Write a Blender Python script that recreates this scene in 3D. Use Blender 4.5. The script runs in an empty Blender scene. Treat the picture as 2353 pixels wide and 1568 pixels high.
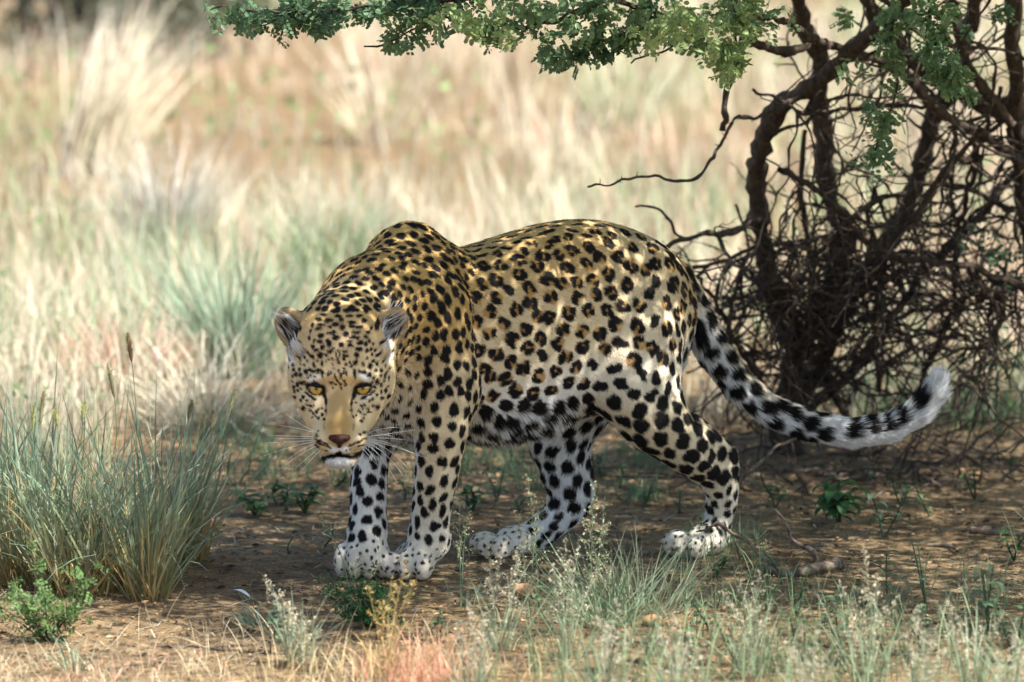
import bpy, bmesh, math, random
import numpy as np
from mathutils import Vector, Matrix, kdtree

# ------------------------------------------------------------------ camera, sky, sun, exposure
SC = bpy.context.scene
COL = SC.collection
PITCH = math.radians(7.0)
DIST = 14.0
ZC = 0.441
FPX = 16730.0                      # focal length in pixels of a 2353 px wide picture
CAM_POS = np.array([0.0, -DIST*math.cos(PITCH), ZC + DIST*math.sin(PITCH)])
FWD = np.array([0.0, math.cos(PITCH), -math.sin(PITCH)])
UPV = np.array([0.0, math.sin(PITCH), math.cos(PITCH)])

cam = bpy.data.cameras.new('camera')
cam.sensor_width = 36.0
cam.lens = 36.0*FPX/2353.0
cam.clip_start = 0.5
cam.clip_end = 6000.0
cam.dof.use_dof = True
cam.dof.focus_distance = 13.78
cam.dof.aperture_fstop = 4.2
cam.dof.aperture_blades = 9
camo = bpy.data.objects.new('camera', cam)
COL.objects.link(camo)
camo.location = CAM_POS
camo.rotation_euler = (math.pi/2 - PITCH, 0, 0)
SC.camera = camo

SUN = np.array([0.44, -0.30, 0.85]); SUN /= np.linalg.norm(SUN)   # towards the sun
world = bpy.data.worlds.new('World')
SC.world = world
world.use_nodes = True
wn = world.node_tree
bg = wn.nodes['Background']
sky = wn.nodes.new('ShaderNodeTexSky')
sky.sky_type = 'NISHITA'
sky.sun_disc = False
sky.sun_elevation = math.asin(SUN[2])
sky.sun_rotation = math.atan2(SUN[0], SUN[1])
sky.air_density = 1.0
sky.dust_density = 1.5
wn.links.new(sky.outputs[0], bg.inputs[0])
bg.inputs[1].default_value = 0.09

sun = bpy.data.lights.new('sun', 'SUN')
sun.energy = 5.0
sun.angle = math.radians(0.53)
sun.color = (1.0, 0.97, 0.925)
suno = bpy.data.objects.new('sun', sun)
COL.objects.link(suno)
suno.rotation_euler = Vector(SUN).to_track_quat('Z', 'Y').to_euler()
suno.location = (3, -2, 6)

SC.view_settings.view_transform = 'Standard'
SC.view_settings.look = 'None'
SC.view_settings.gamma = 1.0
SC.view_settings.exposure = 1.38
SC.render.engine = 'CYCLES'
SC.cycles.max_bounces = 5
SC.cycles.diffuse_bounces = 3
SC.cycles.glossy_bounces = 2
SC.cycles.transmission_bounces = 3
SC.cycles.transparent_max_bounces = 6
SC.cycles.use_denoising = True
SC.cycles.caustics_reflective = False
SC.cycles.caustics_refractive = False
SC.cycles_curves.shape = 'RIBBONS'
SC.cycles_curves.subdivisions = 2

# ------------------------------------------------------------------ helpers
def P(u, v, y):
    """world point on the plane at depth y that lies under photo pixel (u, v) (2353 px wide photo)"""
    a = (u - 1176.5)/FPX; b = (784.0 - v)/FPX
    d = FWD + np.array([a, 0, 0]) + b*UPV
    t = (y - CAM_POS[1])/d[1]
    return CAM_POS + t*d

def G(u, v, z=0.0):
    a = (u - 1176.5)/FPX; b = (784.0 - v)/FPX
    d = FWD + np.array([a, 0, 0]) + b*UPV
    t = (z - CAM_POS[2])/d[2]
    return CAM_POS + t*d

def project(p):
    q = p - CAM_POS
    w = q @ FWD
    return 1176.5 + FPX*q[..., 0]/w, 784.0 - FPX*(q @ UPV)/w

def new_mesh(name, verts, faces, mat, parent=None, smooth=True, cols=None, link=True):
    """verts (N,3), faces (M,k) int array or list of lists"""
    me = bpy.data.meshes.new(name)
    verts = np.asarray(verts, dtype=np.float32)
    if isinstance(faces, np.ndarray):
        k = faces.shape[1]; m = faces.shape[0]
        me.vertices.add(len(verts)); me.vertices.foreach_set('co', verts.ravel())
        me.loops.add(m*k); me.loops.foreach_set('vertex_index', faces.astype(np.int32).ravel())
        me.polygons.add(m); me.polygons.foreach_set('loop_start', np.arange(0, m*k, k, dtype=np.int32))
        me.update(calc_edges=True)
        me.validate()
    else:
        me.from_pydata(verts.tolist(), [], faces)
    if smooth:
        me.polygons.foreach_set('use_smooth', np.ones(len(me.polygons), dtype=bool))
    if cols is not None:
        a = me.attributes.new('col', 'FLOAT_COLOR', 'POINT')
        c = np.ones((len(verts), 4), dtype=np.float32); c[:, :3] = cols
        a.data.foreach_set('color', c.ravel())
    if mat is not None:
        me.materials.append(mat)
    if not link:
        return me
    o = bpy.data.objects.new(name, me)
    COL.objects.link(o)
    if parent is not None:
        o.parent = parent
    return o

def tag(o, label=None, cat=None, group=None, kind=None):
    if label: o['label'] = label
    if cat: o['category'] = cat
    if group: o['group'] = group
    if kind: o['kind'] = kind
    return o

def empty(name, loc=(0, 0, 0)):
    o = bpy.data.objects.new(name, None)
    o.empty_display_size = 0.05
    o.location = tuple(float(c) for c in loc)
    COL.objects.link(o)
    return o

def mat_new(name):
    m = bpy.data.materials.new(name); m.use_nodes = True
    nt = m.node_tree
    return m, nt, nt.nodes['Principled BSDF']

def srgb(r, g, b):
    f = lambda c: c/12.92 if c <= 0.04045 else ((c+0.055)/1.055)**2.4
    return np.array([f(r/255.), f(g/255.), f(b/255.)])

def noise3(p, seed=0, scale=1.0):
    """cheap smooth value noise, p (N,3) -> (N,) in 0..1"""
    p = np.asarray(p, dtype=np.float64)*scale + seed*17.31
    i = np.floor(p).astype(np.int64); f = p - i
    f = f*f*(3-2*f)
    def h(x, y, z):
        n = (x*374761393 + y*668265263 + z*2147483647 + seed*1013) & 0xffffffff
        n = ((n ^ (n >> 13))*1274126177) & 0xffffffff
        return ((n ^ (n >> 16)) & 0xffff)/65535.0
    r = 0
    for dx in (0, 1):
        for dy in (0, 1):
            for dz in (0, 1):
                w = (f[:, 0] if dx else 1-f[:, 0])*(f[:, 1] if dy else 1-f[:, 1])*(f[:, 2] if dz else 1-f[:, 2])
                r = r + w*h(i[:, 0]+dx, i[:, 1]+dy, i[:, 2]+dz)
    return r

def tube(pts, rads, sides=5, close=True):
    pts = np.asarray(pts, float); n = len(pts)
    tg = np.gradient(pts, axis=0); tg /= np.linalg.norm(tg, axis=1, keepdims=True)+1e-12
    ref = np.array([0.31, 0.42, 0.85]); vs = np.zeros((n*sides, 3))
    s = np.cross(tg, ref); s /= np.linalg.norm(s, axis=1, keepdims=True)+1e-9
    t2 = np.cross(tg, s)
    for j in range(sides):
        a = 2*math.pi*j/sides
        vs[j::sides] = pts+(s*math.cos(a)+t2*math.sin(a))*np.asarray(rads)[:, None]
    i = np.arange(n-1)[:, None]*sides; j = np.arange(sides)[None, :]; jn = (j+1) % sides
    f = np.stack([i+j, i+jn, i+sides+jn, i+sides+j], -1).reshape(-1, 4)
    return vs, f

def cub(x, xs, ys):
    m = np.gradient(ys, xs)
    i = np.clip(np.searchsorted(xs, x)-1, 0, len(xs)-2)
    h = xs[i+1]-xs[i]; t = np.clip((x-xs[i])/h, 0, 1)
    t2, t3 = t*t, t*t*t
    return (2*t3-3*t2+1)*ys[i]+(t3-2*t2+t)*h*m[i]+(-2*t3+3*t2)*ys[i+1]+(t3-t2)*h*m[i+1]

def uvsphere(c, r, seg=24, rings=16, squash=(1, 1, 1)):
    vs = []; fs = []
    for i in range(rings+1):
        th = math.pi*i/rings
        for j in range(seg):
            ph = 2*math.pi*j/seg
            vs.append((c[0]+r*squash[0]*math.sin(th)*math.cos(ph), c[1]+r*squash[1]*math.sin(th)*math.sin(ph), c[2]+r*squash[2]*math.cos(th)))
    for i in range(rings):
        for j in range(seg):
            a = i*seg+j; b = i*seg+(j+1) % seg
            fs.append([a, a+seg, b+seg, b])
    return np.array(vs), np.array(fs)
# ------------------------------------------------------------------ shared builders for plants
def leafy(name, rough=.6, trans=.35, spec=.25):
    m, nt, b = mat_new(name)
    at = nt.nodes.new('ShaderNodeAttribute'); at.attribute_name = 'col'
    nt.links.new(at.outputs['Color'], b.inputs['Base Color'])
    b.inputs['Roughness'].default_value = rough
    b.inputs['Specular IOR Level'].default_value = spec
    if trans > 0:
        tr = nt.nodes.new('ShaderNodeBsdfTranslucent'); mx = nt.nodes.new('ShaderNodeMixShader')
        nt.links.new(at.outputs['Color'], tr.inputs['Color'])
        mx.inputs[0].default_value = trans
        nt.links.new(b.outputs[0], mx.inputs[1]); nt.links.new(tr.outputs[0], mx.inputs[2])
        nt.links.new(mx.outputs[0], nt.nodes['Material Output'].inputs[0])
    return m
M_GRASS = leafy('grass_blade', .55, .30)
M_LEAF = leafy('leaf_green', .45, .45)
M_STRAW = leafy('dry_straw', .7, .15)

R2 = np.random.default_rng(11)
def U(a, b, n=None): return R2.uniform(a, b, n)

class Bag:
    """collects vertices, quads and colours for one mesh"""
    def __init__(self): self.v = []; self.f = []; self.c = []; self.n = 0
    def add(self, v, f, c):
        v = np.asarray(v, float).reshape(-1, 3)
        self.v.append(v); self.f.append(np.asarray(f)+self.n)
        c = np.asarray(c, float)
        self.c.append(np.tile(c, (len(v), 1)) if c.ndim == 1 else c.reshape(-1, 3)); self.n += len(v)
    def build(self, name, mat, parent=None, off=None, smooth=True):
        v = np.concatenate(self.v)
        if off is not None: v = v-np.asarray(off)
        return new_mesh(name, v, np.concatenate(self.f), mat, parent, smooth, np.concatenate(self.c))

def blades(bag, base, L, w, az, lean, bend, cb, ct, seg=5, drift=None, zmin=.003):
    base = np.asarray(base, float); N = len(base)
    L, w, az, lean, bend = [np.broadcast_to(np.asarray(x, float), (N,)) for x in (L, w, az, lean, bend)]
    dr = U(-.5, .5, N) if drift is None else np.broadcast_to(drift, (N,))
    t = np.linspace(0, 1, seg+1)
    th = lean[:, None]+bend[:, None]*t**1.4
    aa = az[:, None]+dr[:, None]*t
    st = (L/seg)[:, None]
    dx = np.sin(th)*np.cos(aa)*st; dy = np.sin(th)*np.sin(aa)*st; dz = np.cos(th)*st
    X = np.concatenate([np.zeros((N, 1)), np.cumsum(dx[:, :-1], 1)], 1)+base[:, :1]
    Y = np.concatenate([np.zeros((N, 1)), np.cumsum(dy[:, :-1], 1)], 1)+base[:, 1:2]
    Z = np.concatenate([np.zeros((N, 1)), np.cumsum(dz[:, :-1], 1)], 1)+base[:, 2:3]
    Z = np.maximum(Z, zmin)
    tw = U(0, 3.14, N)[:, None]+U(-1, 1, N)[:, None]*t
    wd = .5*w[:, None]*(1-t**1.7*.96)*(0.6+.4*np.minimum(1, t*4))
    sx = np.cos(tw)*wd; sy = np.sin(tw)*wd
    V = np.stack([np.stack([X-sx, Y-sy, Z], -1), np.stack([X+sx, Y+sy, Z], -1)], 2)     # N,seg+1,2,3
    i0 = (np.arange(N)*(seg+1)*2)[:, None]; k = (np.arange(seg)*2)[None]
    F = np.stack([i0+k, i0+k+1, i0+k+3, i0+k+2], -1).reshape(-1, 4)
    cb = np.broadcast_to(cb, (N, 3)); ct = np.broadcast_to(ct, (N, 3))
    C = cb[:, None]*(1-t)[None, :, None]+ct[:, None]*t[None, :, None]
    C = np.repeat(C[:, :, None], 2, 2)
    bag.add(V.reshape(-1, 3), F, C.reshape(-1, 3))
    return np.stack([X[:, -1], Y[:, -1], Z[:, -1]], 1)

def ovals(bag, c, ax, nrm, L, Wd, col):
    """small oval leaflets: centre, long axis, normal"""
    c = np.asarray(c, float); N = len(c)
    ax = ax/(np.linalg.norm(ax, axis=1, keepdims=True)+1e-9)
    s = np.cross(nrm, ax); s /= np.linalg.norm(s, axis=1, keepdims=True)+1e-9
    nn = np.cross(ax, s)
    L = np.broadcast_to(L, (N,))[:, None]; Wd = np.broadcast_to(Wd, (N,))[:, None]
    cup = .12*Wd
    P_ = [c-ax*L*.5, c-ax*L*.22+s*Wd*.42+nn*cup, c+ax*L*.22+s*Wd*.45+nn*cup, c+ax*L*.5, c+ax*L*.22-s*Wd*.45+nn*cup, c-ax*L*.22-s*Wd*.42+nn*cup]
    V = np.stack(P_, 1)
    i = (np.arange(N)*6)[:, None]
    F = np.concatenate([i+np.array([[0, 1, 2, 3]]), i+np.array([[0, 3, 4, 5]])], 1).reshape(-1, 4)
    C = np.repeat(np.broadcast_to(col, (N, 3))[:, None], 6, 1)
    bag.add(V.reshape(-1, 3), F, C.reshape(-1, 3))

def vary(col, n, a=.18, hue=.06):
    c = np.asarray(col)[None]*(1+U(-a, a, n))[:, None]
    return np.clip(c*(1+R2.uniform(-hue, hue, (n, 3))), 0.002, .95)

# ------------------------------------------------------------------ ground
def ground_h(x, y):
    p = np.stack([x, y, np.zeros_like(x)], -1).reshape(-1, 3)
    h = .016*(noise3(p, 51, 2.2)-.5)+.010*(noise3(p, 52, 6.0)-.5)+.006*(noise3(p, 53, 17.0)-.5)
    far = sstep_(8, 60, np.hypot(p[:, 0], p[:, 1]))
    h = h+far*1.0*(noise3(p, 54, .03)-.5)
    # level where the cat treads
    for q in (PAW_G if 'PAW_G' in globals() else []):
        d = np.hypot(p[:, 0]-q[0], p[:, 1]-q[1])
        h = h*sstep_(.05, .16, d)-.001*(1-sstep_(.05, .16, d))
    return h.reshape(x.shape)
def sstep_(a, b, x):
    t = np.clip((x-a)/(b-a), 0, 1); return t*t*(3-2*t)
PAW_G = [G(942, 1326), G(838, 1324), G(1605, 1276), G(1160, 1276)]
def gaxis(lo, hi, st):
    a = list(np.arange(lo, hi, st)); d = st; x = a[-1]
    while x < 3000:
        d *= 1.25; x += d; a.append(x)
    d = st; x = lo
    while x > -3000:
        d *= 1.25; x -= d; a.insert(0, x)
    return np.array(a)
gx = gaxis(-3.2, 3.2, .03); gy = gaxis(-2.2, 4.5, .03)
GX, GY = np.meshgrid(gx, gy, indexing='ij')
GZ = ground_h(GX, GY)
gi = np.arange(GX.size).reshape(GX.shape)
gf = np.stack([gi[:-1, :-1], gi[1:, :-1], gi[1:, 1:], gi[:-1, 1:]], -1).reshape(-1, 4)
m_gr, nt, b = mat_new('red_sand')
tc = nt.nodes.new('ShaderNodeTexCoord')
def tnoise(scale, detail=6, rough=.6):
    n = nt.nodes.new('ShaderNodeTexNoise'); n.inputs['Scale'].default_value = scale; n.inputs['Detail'].default_value = detail
    n.inputs['Roughness'].default_value = rough
    nt.links.new(tc.outputs['Object'], n.inputs['Vector']); return n
def ramp(inp, stops):
    r = nt.nodes.new('ShaderNodeValToRGB'); e = r.color_ramp.elements
    e[0].position, e[0].color = stops[0][0], (*stops[0][1], 1); e[1].position, e[1].color = stops[-1][0], (*stops[-1][1], 1)
    for p_, c_ in stops[1:-1]:
        q = e.new(p_); q.color = (*c_, 1)
    nt.links.new(inp, r.inputs[0]); return r
def mixc(a, b_, f, mode='MIX'):
    m_ = nt.nodes.new('ShaderNodeMix'); m_.data_type = 'RGBA'; m_.blend_type = mode
    if isinstance(f, float): m_.inputs[0].default_value = f
    else: nt.links.new(f, m_.inputs[0])
    nt.links.new(a, m_.inputs[6]); nt.links.new(b_, m_.inputs[7]); return m_.outputs[2]
n1 = tnoise(1.7); n2 = tnoise(14); n3 = tnoise(120, 4, .7); n4 = tnoise(420, 2, .6)
r1_ = ramp(n1.outputs[0], [(.3, (.22, .148, .080)), (.5, (.33, .228, .122)), (.7, (.45, .335, .20))])
r2_ = ramp(n2.outputs[0], [(.38, (.075, .055, .038)), (.50, (.26, .18, .10)), (.7, (.45, .335, .20))])
cA = mixc(r1_.outputs[0], r2_.outputs[0], .5)
r3_ = ramp(n3.outputs[0], [(.38, (.20, .17, .14)), (.5, (1, 1, 1)), (.7, (1.25, 1.2, 1.1))])
cB = mixc(cA, r3_.outputs[0], .65, 'MULTIPLY')
r4_ = ramp(n4.outputs[0], [(.3, (.55, .5, .45)), (.55, (1.1, 1.08, 1.0))])
cC = mixc(cB, r4_.outputs[0], .5, 'MULTIPLY')
nt.links.new(cC, b.inputs['Base Color'])
b.inputs['Roughness'].default_value = .95; b.inputs['Specular IOR Level'].default_value = .1
bp = nt.nodes.new('ShaderNodeBump'); bp.inputs['Strength'].default_value = .8; bp.inputs['Distance'].default_value = .012
ad = nt.nodes.new('ShaderNodeMath'); ad.operation = 'ADD'
nt.links.new(n3.outputs[0], ad.inputs[0]); nt.links.new(n4.outputs[0], ad.inputs[1])
nt.links.new(ad.outputs[0], bp.inputs['Height']); nt.links.new(bp.outputs[0], b.inputs['Normal'])
ground = new_mesh('ground', np.stack([GX, GY, GZ], -1).reshape(-1, 3), gf, m_gr)
tag(ground, 'reddish bare sand scattered with dry litter', 'ground', kind='structure')
# ------------------------------------------------------------------ leopard : implicit surface
class SDF:
    def __init__(self):
        self.prims = []          # (fn, lo, hi, k, op)
    def add(self, fn, lo, hi, k=0.03, op='u'):
        self.prims.append((fn, np.asarray(lo), np.asarray(hi), k, op))
    def cone(self, a, b, ra, rb, k=0.03, flat=None, op='u'):
        a = np.asarray(a, float); b = np.asarray(b, float)
        ba = b-a; L2 = ba@ba; L = math.sqrt(L2)+1e-9
        def fn(p):
            q = p-a
            if flat is not None:
                ax, f = flat
                q = q + np.outer(q@ax, ax)*(1.0/f-1.0)
                bb = ba + ax*(ba@ax)*(1.0/f-1.0)
            else:
                bb = ba
            t = np.clip(q@bb/(bb@bb+1e-12), 0, 1)
            d = np.linalg.norm(q-np.outer(t, bb), axis=1)
            return (d-(ra+(rb-ra)*t))*(1.0 if flat is None else min(1.0, flat[1]))
        r = max(ra, rb)
        if flat is not None: r *= max(1.0, flat[1])
        self.add(fn, np.minimum(a, b)-r, np.maximum(a, b)+r, k, op)
    def chain(self, pts, k=0.03, flat=None):
        A = np.array([p for p, r in pts]); Rr = np.array([r for p, r in pts])
        def fn(p):
            if flat is not None:
                ax, f = flat
                sc = lambda q: q + np.multiply.outer(q@ax, ax)*(1.0/f-1.0)
            else:
                sc = lambda q: q
            d = None
            for i in range(len(A)-1):
                q = sc(p-A[i]); bb = sc(A[i+1]-A[i])
                t = np.clip(q@bb/(bb@bb+1e-12), 0, 1)
                e = np.linalg.norm(q-np.outer(t, bb), axis=1)-(Rr[i]+(Rr[i+1]-Rr[i])*t)
                if d is None: d = e
                else:
                    kk = 0.006
                    h = np.maximum(kk-np.abs(d-e), 0)/kk
                    d = np.minimum(d, e)-h*h*kk*0.1
            return d*(1.0 if flat is None else min(1.0, flat[1]))
        r = Rr.max()
        if flat is not None: r *= max(1.0, flat[1])
        self.add(fn, A.min(0)-r, A.max(0)+r, k, 'u')
    def ell(self, c, r, R=None, k=0.03, op='u'):
        c = np.asarray(c, float); r = np.asarray(r, float)
        R = np.eye(3) if R is None else np.asarray(R, float)    # rows are the axes
        def fn(p):
            q = (p-c)@R.T
            k0 = np.linalg.norm(q/r, axis=1); k1 = np.linalg.norm(q/(r*r), axis=1)+1e-9
            return k0*(k0-1.0)/k1
        m = r.max()
        self.add(fn, c-m, c+m, k, op)
    def eval(self, p, sel=None):
        d = np.full(len(p), 1.0, dtype=np.float64)
        for i in (range(len(self.prims)) if sel is None else sel):
            fn, lo, hi, k, op = self.prims[i]
            e = fn(p)
            if op == 'u':
                h = np.maximum(k-np.abs(d-e), 0)/k
                d = np.minimum(d, e)-h*h*k*0.25
            else:
                e = -e
                h = np.maximum(k-np.abs(d-e), 0)/k
                d = np.maximum(d, e)+h*h*k*0.25
        return d
    def mesh(self, h, lo, hi, B=16):
        n = np.ceil((hi-lo)/h/B).astype(int)
        N = n*B
        V = np.full(N+1, 1.0, dtype=np.float32)
        rng = np.arange(B+1)*h
        gx, gy, gz = np.meshgrid(rng, rng, rng, indexing='ij')
        loc = np.stack([gx, gy, gz], -1).reshape(-1, 3)
        half = B*h*0.5; diag = half*1.733
        cent = np.stack(np.meshgrid(*[lo[a]+(np.arange(n[a])+.5)*B*h for a in range(3)], indexing='ij'), -1).reshape(-1, 3)
        dc = self.eval(cent)
        ids = np.stack(np.meshgrid(*[np.arange(x) for x in n], indexing='ij'), -1).reshape(-1, 3)
        for c, d, (i, j, k) in zip(cent, dc, ids):
            sl = (slice(i*B, i*B+B+1), slice(j*B, j*B+B+1), slice(k*B, k*B+B+1))
            if d < -diag*1.8:
                V[sl] = -1.0; continue
            if d > diag*1.7+0.02:
                continue
            sel = [q for q, (fn, l, hh, kk, op) in enumerate(self.prims)
                   if np.all(c+half+kk > l) and np.all(c-half-kk < hh)]
            if not sel: continue
            V[sl] = self.eval(loc+(c-half), sel).reshape(B+1, B+1, B+1)
        return surface_nets(V, h, lo)

def surface_nets(V, h, lo):
    S = V < 0
    cnt = np.zeros(tuple(s-1 for s in V.shape), dtype=np.int8)
    for dx in (0, 1):
        for dy in (0, 1):
            for dz in (0, 1):
                cnt += S[dx:S.shape[0]-1+dx, dy:S.shape[1]-1+dy, dz:S.shape[2]-1+dz]
    act = (cnt > 0) & (cnt < 8)
    I = np.argwhere(act)
    vid = np.full(act.shape, -1, dtype=np.int32)
    vid[act] = np.arange(len(I))
    acc = np.zeros((len(I), 3)); num = np.zeros(len(I))
    C = [(dx, dy, dz) for dx in (0, 1) for dy in (0, 1) for dz in (0, 1)]
    val = {c: V[I[:, 0]+c[0], I[:, 1]+c[1], I[:, 2]+c[2]].astype(np.float64) for c in C}
    for c in C:
        for ax in range(3):
            if c[ax]: continue
            e = list(c); e[ax] = 1; e = tuple(e)
            a, b = val[c], val[e]
            m = (a < 0) != (b < 0)
            t = np.where(m, a/(a-b+1e-20), 0)
            pt = np.tile(np.array(c, float), (len(I), 1)); pt[:, ax] += t
            acc[m] += pt[m]; num[m] += 1
    verts = (I + acc/num[:, None])*h + lo
    faces = []
    for ax in range(3):
        b, c = [(1, 2), (2, 0), (0, 1)][ax]
        s0 = [slice(0, -1)]*3; s1 = [slice(0, -1)]*3
        s0[ax] = slice(0, V.shape[ax]-1); s1[ax] = slice(1, V.shape[ax])
        A = S[tuple(s0)]; Bm = S[tuple(s1)]
        E = np.argwhere(A != Bm)
        E = E[(E[:, b] > 0) & (E[:, c] > 0)]
        flip = A[E[:, 0], E[:, 1], E[:, 2]]
        def vidx(db, dc):
            q = E.copy(); q[:, b] -= db; q[:, c] -= dc
            return vid[q[:, 0], q[:, 1], q[:, 2]]
        q = np.stack([vidx(0, 0), vidx(1, 0), vidx(1, 1), vidx(0, 1)], 1)
        q[~flip] = q[~flip][:, ::-1]
        faces.append(q)
    faces = np.concatenate(faces)
    faces = faces[(faces >= 0).all(1)]
    return verts, faces

YAW = math.atan2(0.26, 540/1195.0)
F_ = np.array([-math.cos(YAW), -math.sin(YAW), 0])       # leopard's forward
L_ = np.array([-F_[1], F_[0], 0])                        # its left flank, towards the camera
Z_ = np.array([0, 0, 1.0])
def ymid(u): return -0.06+0.26*(u-960)/540.0
MM = 0.001

S = SDF()
# --- trunk: top line, belly line and half width against photo column
T = np.array([
 # u    top  bot  w
 (850, 690, 860, .030), (880, 640, 930, .070), (930, 590, 985, .100), (1000, 572, 1000, .117), (1060, 570, 1003, .124),
 (1150, 545, 1000, .130), (1250, 516, 982, .131), (1330, 505, 958, .126), (1420, 517, 930, .118),
 (1490, 549, 890, .106), (1540, 594, 840, .084), (1572, 650, 780, .050), (1585, 690, 740, .02)], float)
_c0 = P(960, 800, ymid(960))
_s = np.array([(P(u, 800, ymid(u))-_c0)@(-F_) for u in T[:, 0]])
_zt = np.array([P(u, t, ymid(u))[2] for u, t in T[:, :2]])
_zb = np.array([P(u, t, ymid(u))[2] for u, t in T[:, [0, 2]]])
_w = T[:, 3]
def trunk(p):
    q = p-_c0
    s = q@(-F_); lat = q@L_; z = p[:, 2]
    sc = np.clip(s, _s[0], _s[-1])
    zt = cub(sc, _s, _zt); zb = cub(sc, _s, _zb); w = np.maximum(cub(sc, _s, _w), .01)
    zc = zb+(zt-zb)*0.54
    hz = np.where(z > zc, zt-zc, zc-zb); hz = np.maximum(hz, .01)
    e = 2.2
    r = ((np.abs(z-zc)/hz)**e+(np.abs(lat)/w)**e)**(1/e)
    d = (r-1)*np.minimum(hz, w)
    return np.maximum(d, np.abs(s-sc)-0.001) if False else np.sqrt(np.maximum(d, 0)**2+(s-sc)**2)+np.minimum(d, 0)
lo_ = np.array([-.40, -.45, .12]); hi_ = np.array([.45, .6, .75])
S.add(trunk, lo_, hi_, 0.03)

def W(pts):   # list of (u,v,y,r)
    return [(P(u, v, y), r) for u, v, y, r in pts]
# --- scapulae, neck, chest
S.cone(P(938, 575, -.11), P(990, 720, -.185), .046, .078, .018, (L_, .62))
S.cone(P(915, 583, -.03), P(900, 720, .02), .044, .075, .05, (L_, .62))
S.chain(W([(945, 645, -.09, .094), (872, 715, -.20, .098), (810, 785, -.32, .088)]), .05)
S.chain(W([(925, 800, -.11, .10), (870, 850, -.19, .085)]), .06)
S.ell(P(905, 905, -.10), (.085, .10, .085), k=.06)
# --- near fore leg
S.chain(W([(992, 730, -.185, .078), (1026, 880, -.175, .062)]), .016, (L_, .75))
S.chain(W([(1020, 880, -.165, .060), (1016, 985, -.172, .050), (1002, 1095, -.158, .0405), (990, 1180, -.14, .037),
           (985, 1245, -.132, .036)]), .03)
S.ell(P(1050, 905, -.14), (.030, .03, .034), k=.04)
S.ell(P(1017, 1240, -.105), (.015, .02, .025), k=.02)
# --- far fore leg
S.chain(W([(905, 800, .0, .07), (880, 930, -.04, .055), (850, 1050, -.075, .036), (847, 1130, -.095, .0345), (846, 1200, -.11, .0345), (842, 1245, -.118, .035)]), .03)
# --- near hind leg
S.chain(W([(1478, 660, .13, .080), (1462, 770, .085, .094), (1468, 870, .07, .088), (1498, 945, .075, .069)]), .028, (L_, .75))
S.chain(W([(1452, 905, .06, .066), (1510, 975, .08, .058), (1580, 1035, .11, .046), (1636, 1085, .165, .033), (1655, 1130, .195, .0275),
           (1652, 1190, .21, .0265), (1643, 1235, .212, .028)]), .022)
S.chain(W([(1590, 985, .12, .028), (1672, 1045, .175, .019), (1677, 1070, .185, .018), (1665, 1150, .208, .02)]), .025)
# --- far hind leg
S.chain(W([(1400, 800, .27, .085), (1300, 950, .21, .075), (1284, 1020, .20, .056), (1296, 1085, .21, .0465), (1308, 1130, .215, .038),
           (1290, 1180, .222, .034), (1245, 1220, .215, .031), (1195, 1246, .205, .028)]), .03)
S.chain(W([(1330, 1030, .23, .02), (1343, 1120, .225, .016), (1325, 1165, .22, .022)]), .025)

# --- paws : pad, four toes
def paw(c, fwd, L, Wd, Hh, k=.007):
    c = np.asarray(c, float); f = np.array([fwd[0], fwd[1], 0.]); f /= np.linalg.norm(f)
    s = np.array([-f[1], f[0], 0.])
    R = np.stack([f, s, Z_])
    S.ell(c+np.array([0, 0, Hh*.80])-f*L*.30, (L*.56, Wd*.74, Hh*.84), R, .022)
    for i, (a, b) in enumerate(((.40, -.74), (.62, -.26), (.62, .26), (.40, .74))):
        t = c+f*L*a+s*Wd*b
        ang = math.atan2(b, 1.6)*.6
        ff = f*math.cos(ang)+s*math.sin(ang); ss = np.array([-ff[1], ff[0], 0])
        S.ell(t+np.array([0, 0, Hh*.66]), (L*.46, Wd*.275, Hh*.66), np.stack([ff, ss, Z_]), k)
PAW = dict(nf=G(942, 1326), ff=G(838, 1324), nh=G(1605, 1276), fh=G(1160, 1276))
paw(PAW['nf'], (-.45, -.90), .066, .056, .040)
paw(PAW['ff'], (-.10, -.99), .066, .052, .050)
paw(PAW['nh'], (-.80, -.6), .068, .048, .037)
paw(PAW['fh'], (-.85, -.53), .066, .046, .034)
S.chain(W([(985, 1240, -.132, .035), (962, 1285, -.15, .027)]), .02)
S.chain(W([(842, 1235, -.118, .035), (838, 1272, -.14, .030)]), .02)

# --- tail
TAILP = [(1545, 640, .235, .040), (1590, 715, .26, .034), (1645, 815, .275, .030), (1700, 888, .285, .028), (1770, 944, .29, .027),
         (1850, 977, .295, .0255), (1950, 994, .30, .024), (2040, 984, .31, .023), (2108, 948, .315, .0225), (2146, 902, .315, .021), (2154, 876, .315, .015)]
S.chain(W(TAILP), .012)

# --- head, authored in the picture plane with c = metres towards the viewer
YH = -0.47
def H(u, v, c): return P(u, v, YH-c)
S.ell(H(784, 806, -.075), (.083, .080, .085), k=.04)                   # braincase
S.ell(H(783, 775, -.055), (.060, .06, .045), k=.05)                    # forehead crown
S.cone(H(783, 770, -.09), P(850, 700, -.22), .070, .085, .05)           # nape
S.ell(H(784, 868, -.060), (.084, .062, .070), k=.03)                   # face mass
for sx in (-1, 1):
    S.ell(H(785+sx*62, 896, -.062), (.040, .045, .046), k=.03)         # cheek
    S.ell(H(785+sx*73, 850, -.075), (.034, .045, .05), k=.03)
    S.ell(H(781+sx*54, 866, -.010), (.026, .016, .010), k=.02)        # brow
    S.ell(H(781+sx*62, 922, -.020), (.026, .022, .020), k=.018)        # cheek bone under the eye
S.cone(H(781, 862, -.028), H(780, 985, .018), .031, .030, .02)        # nose bridge
S.ell(H(780, 985, -.004), (.046, .050, .040), k=.022)                  # muzzle
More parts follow.
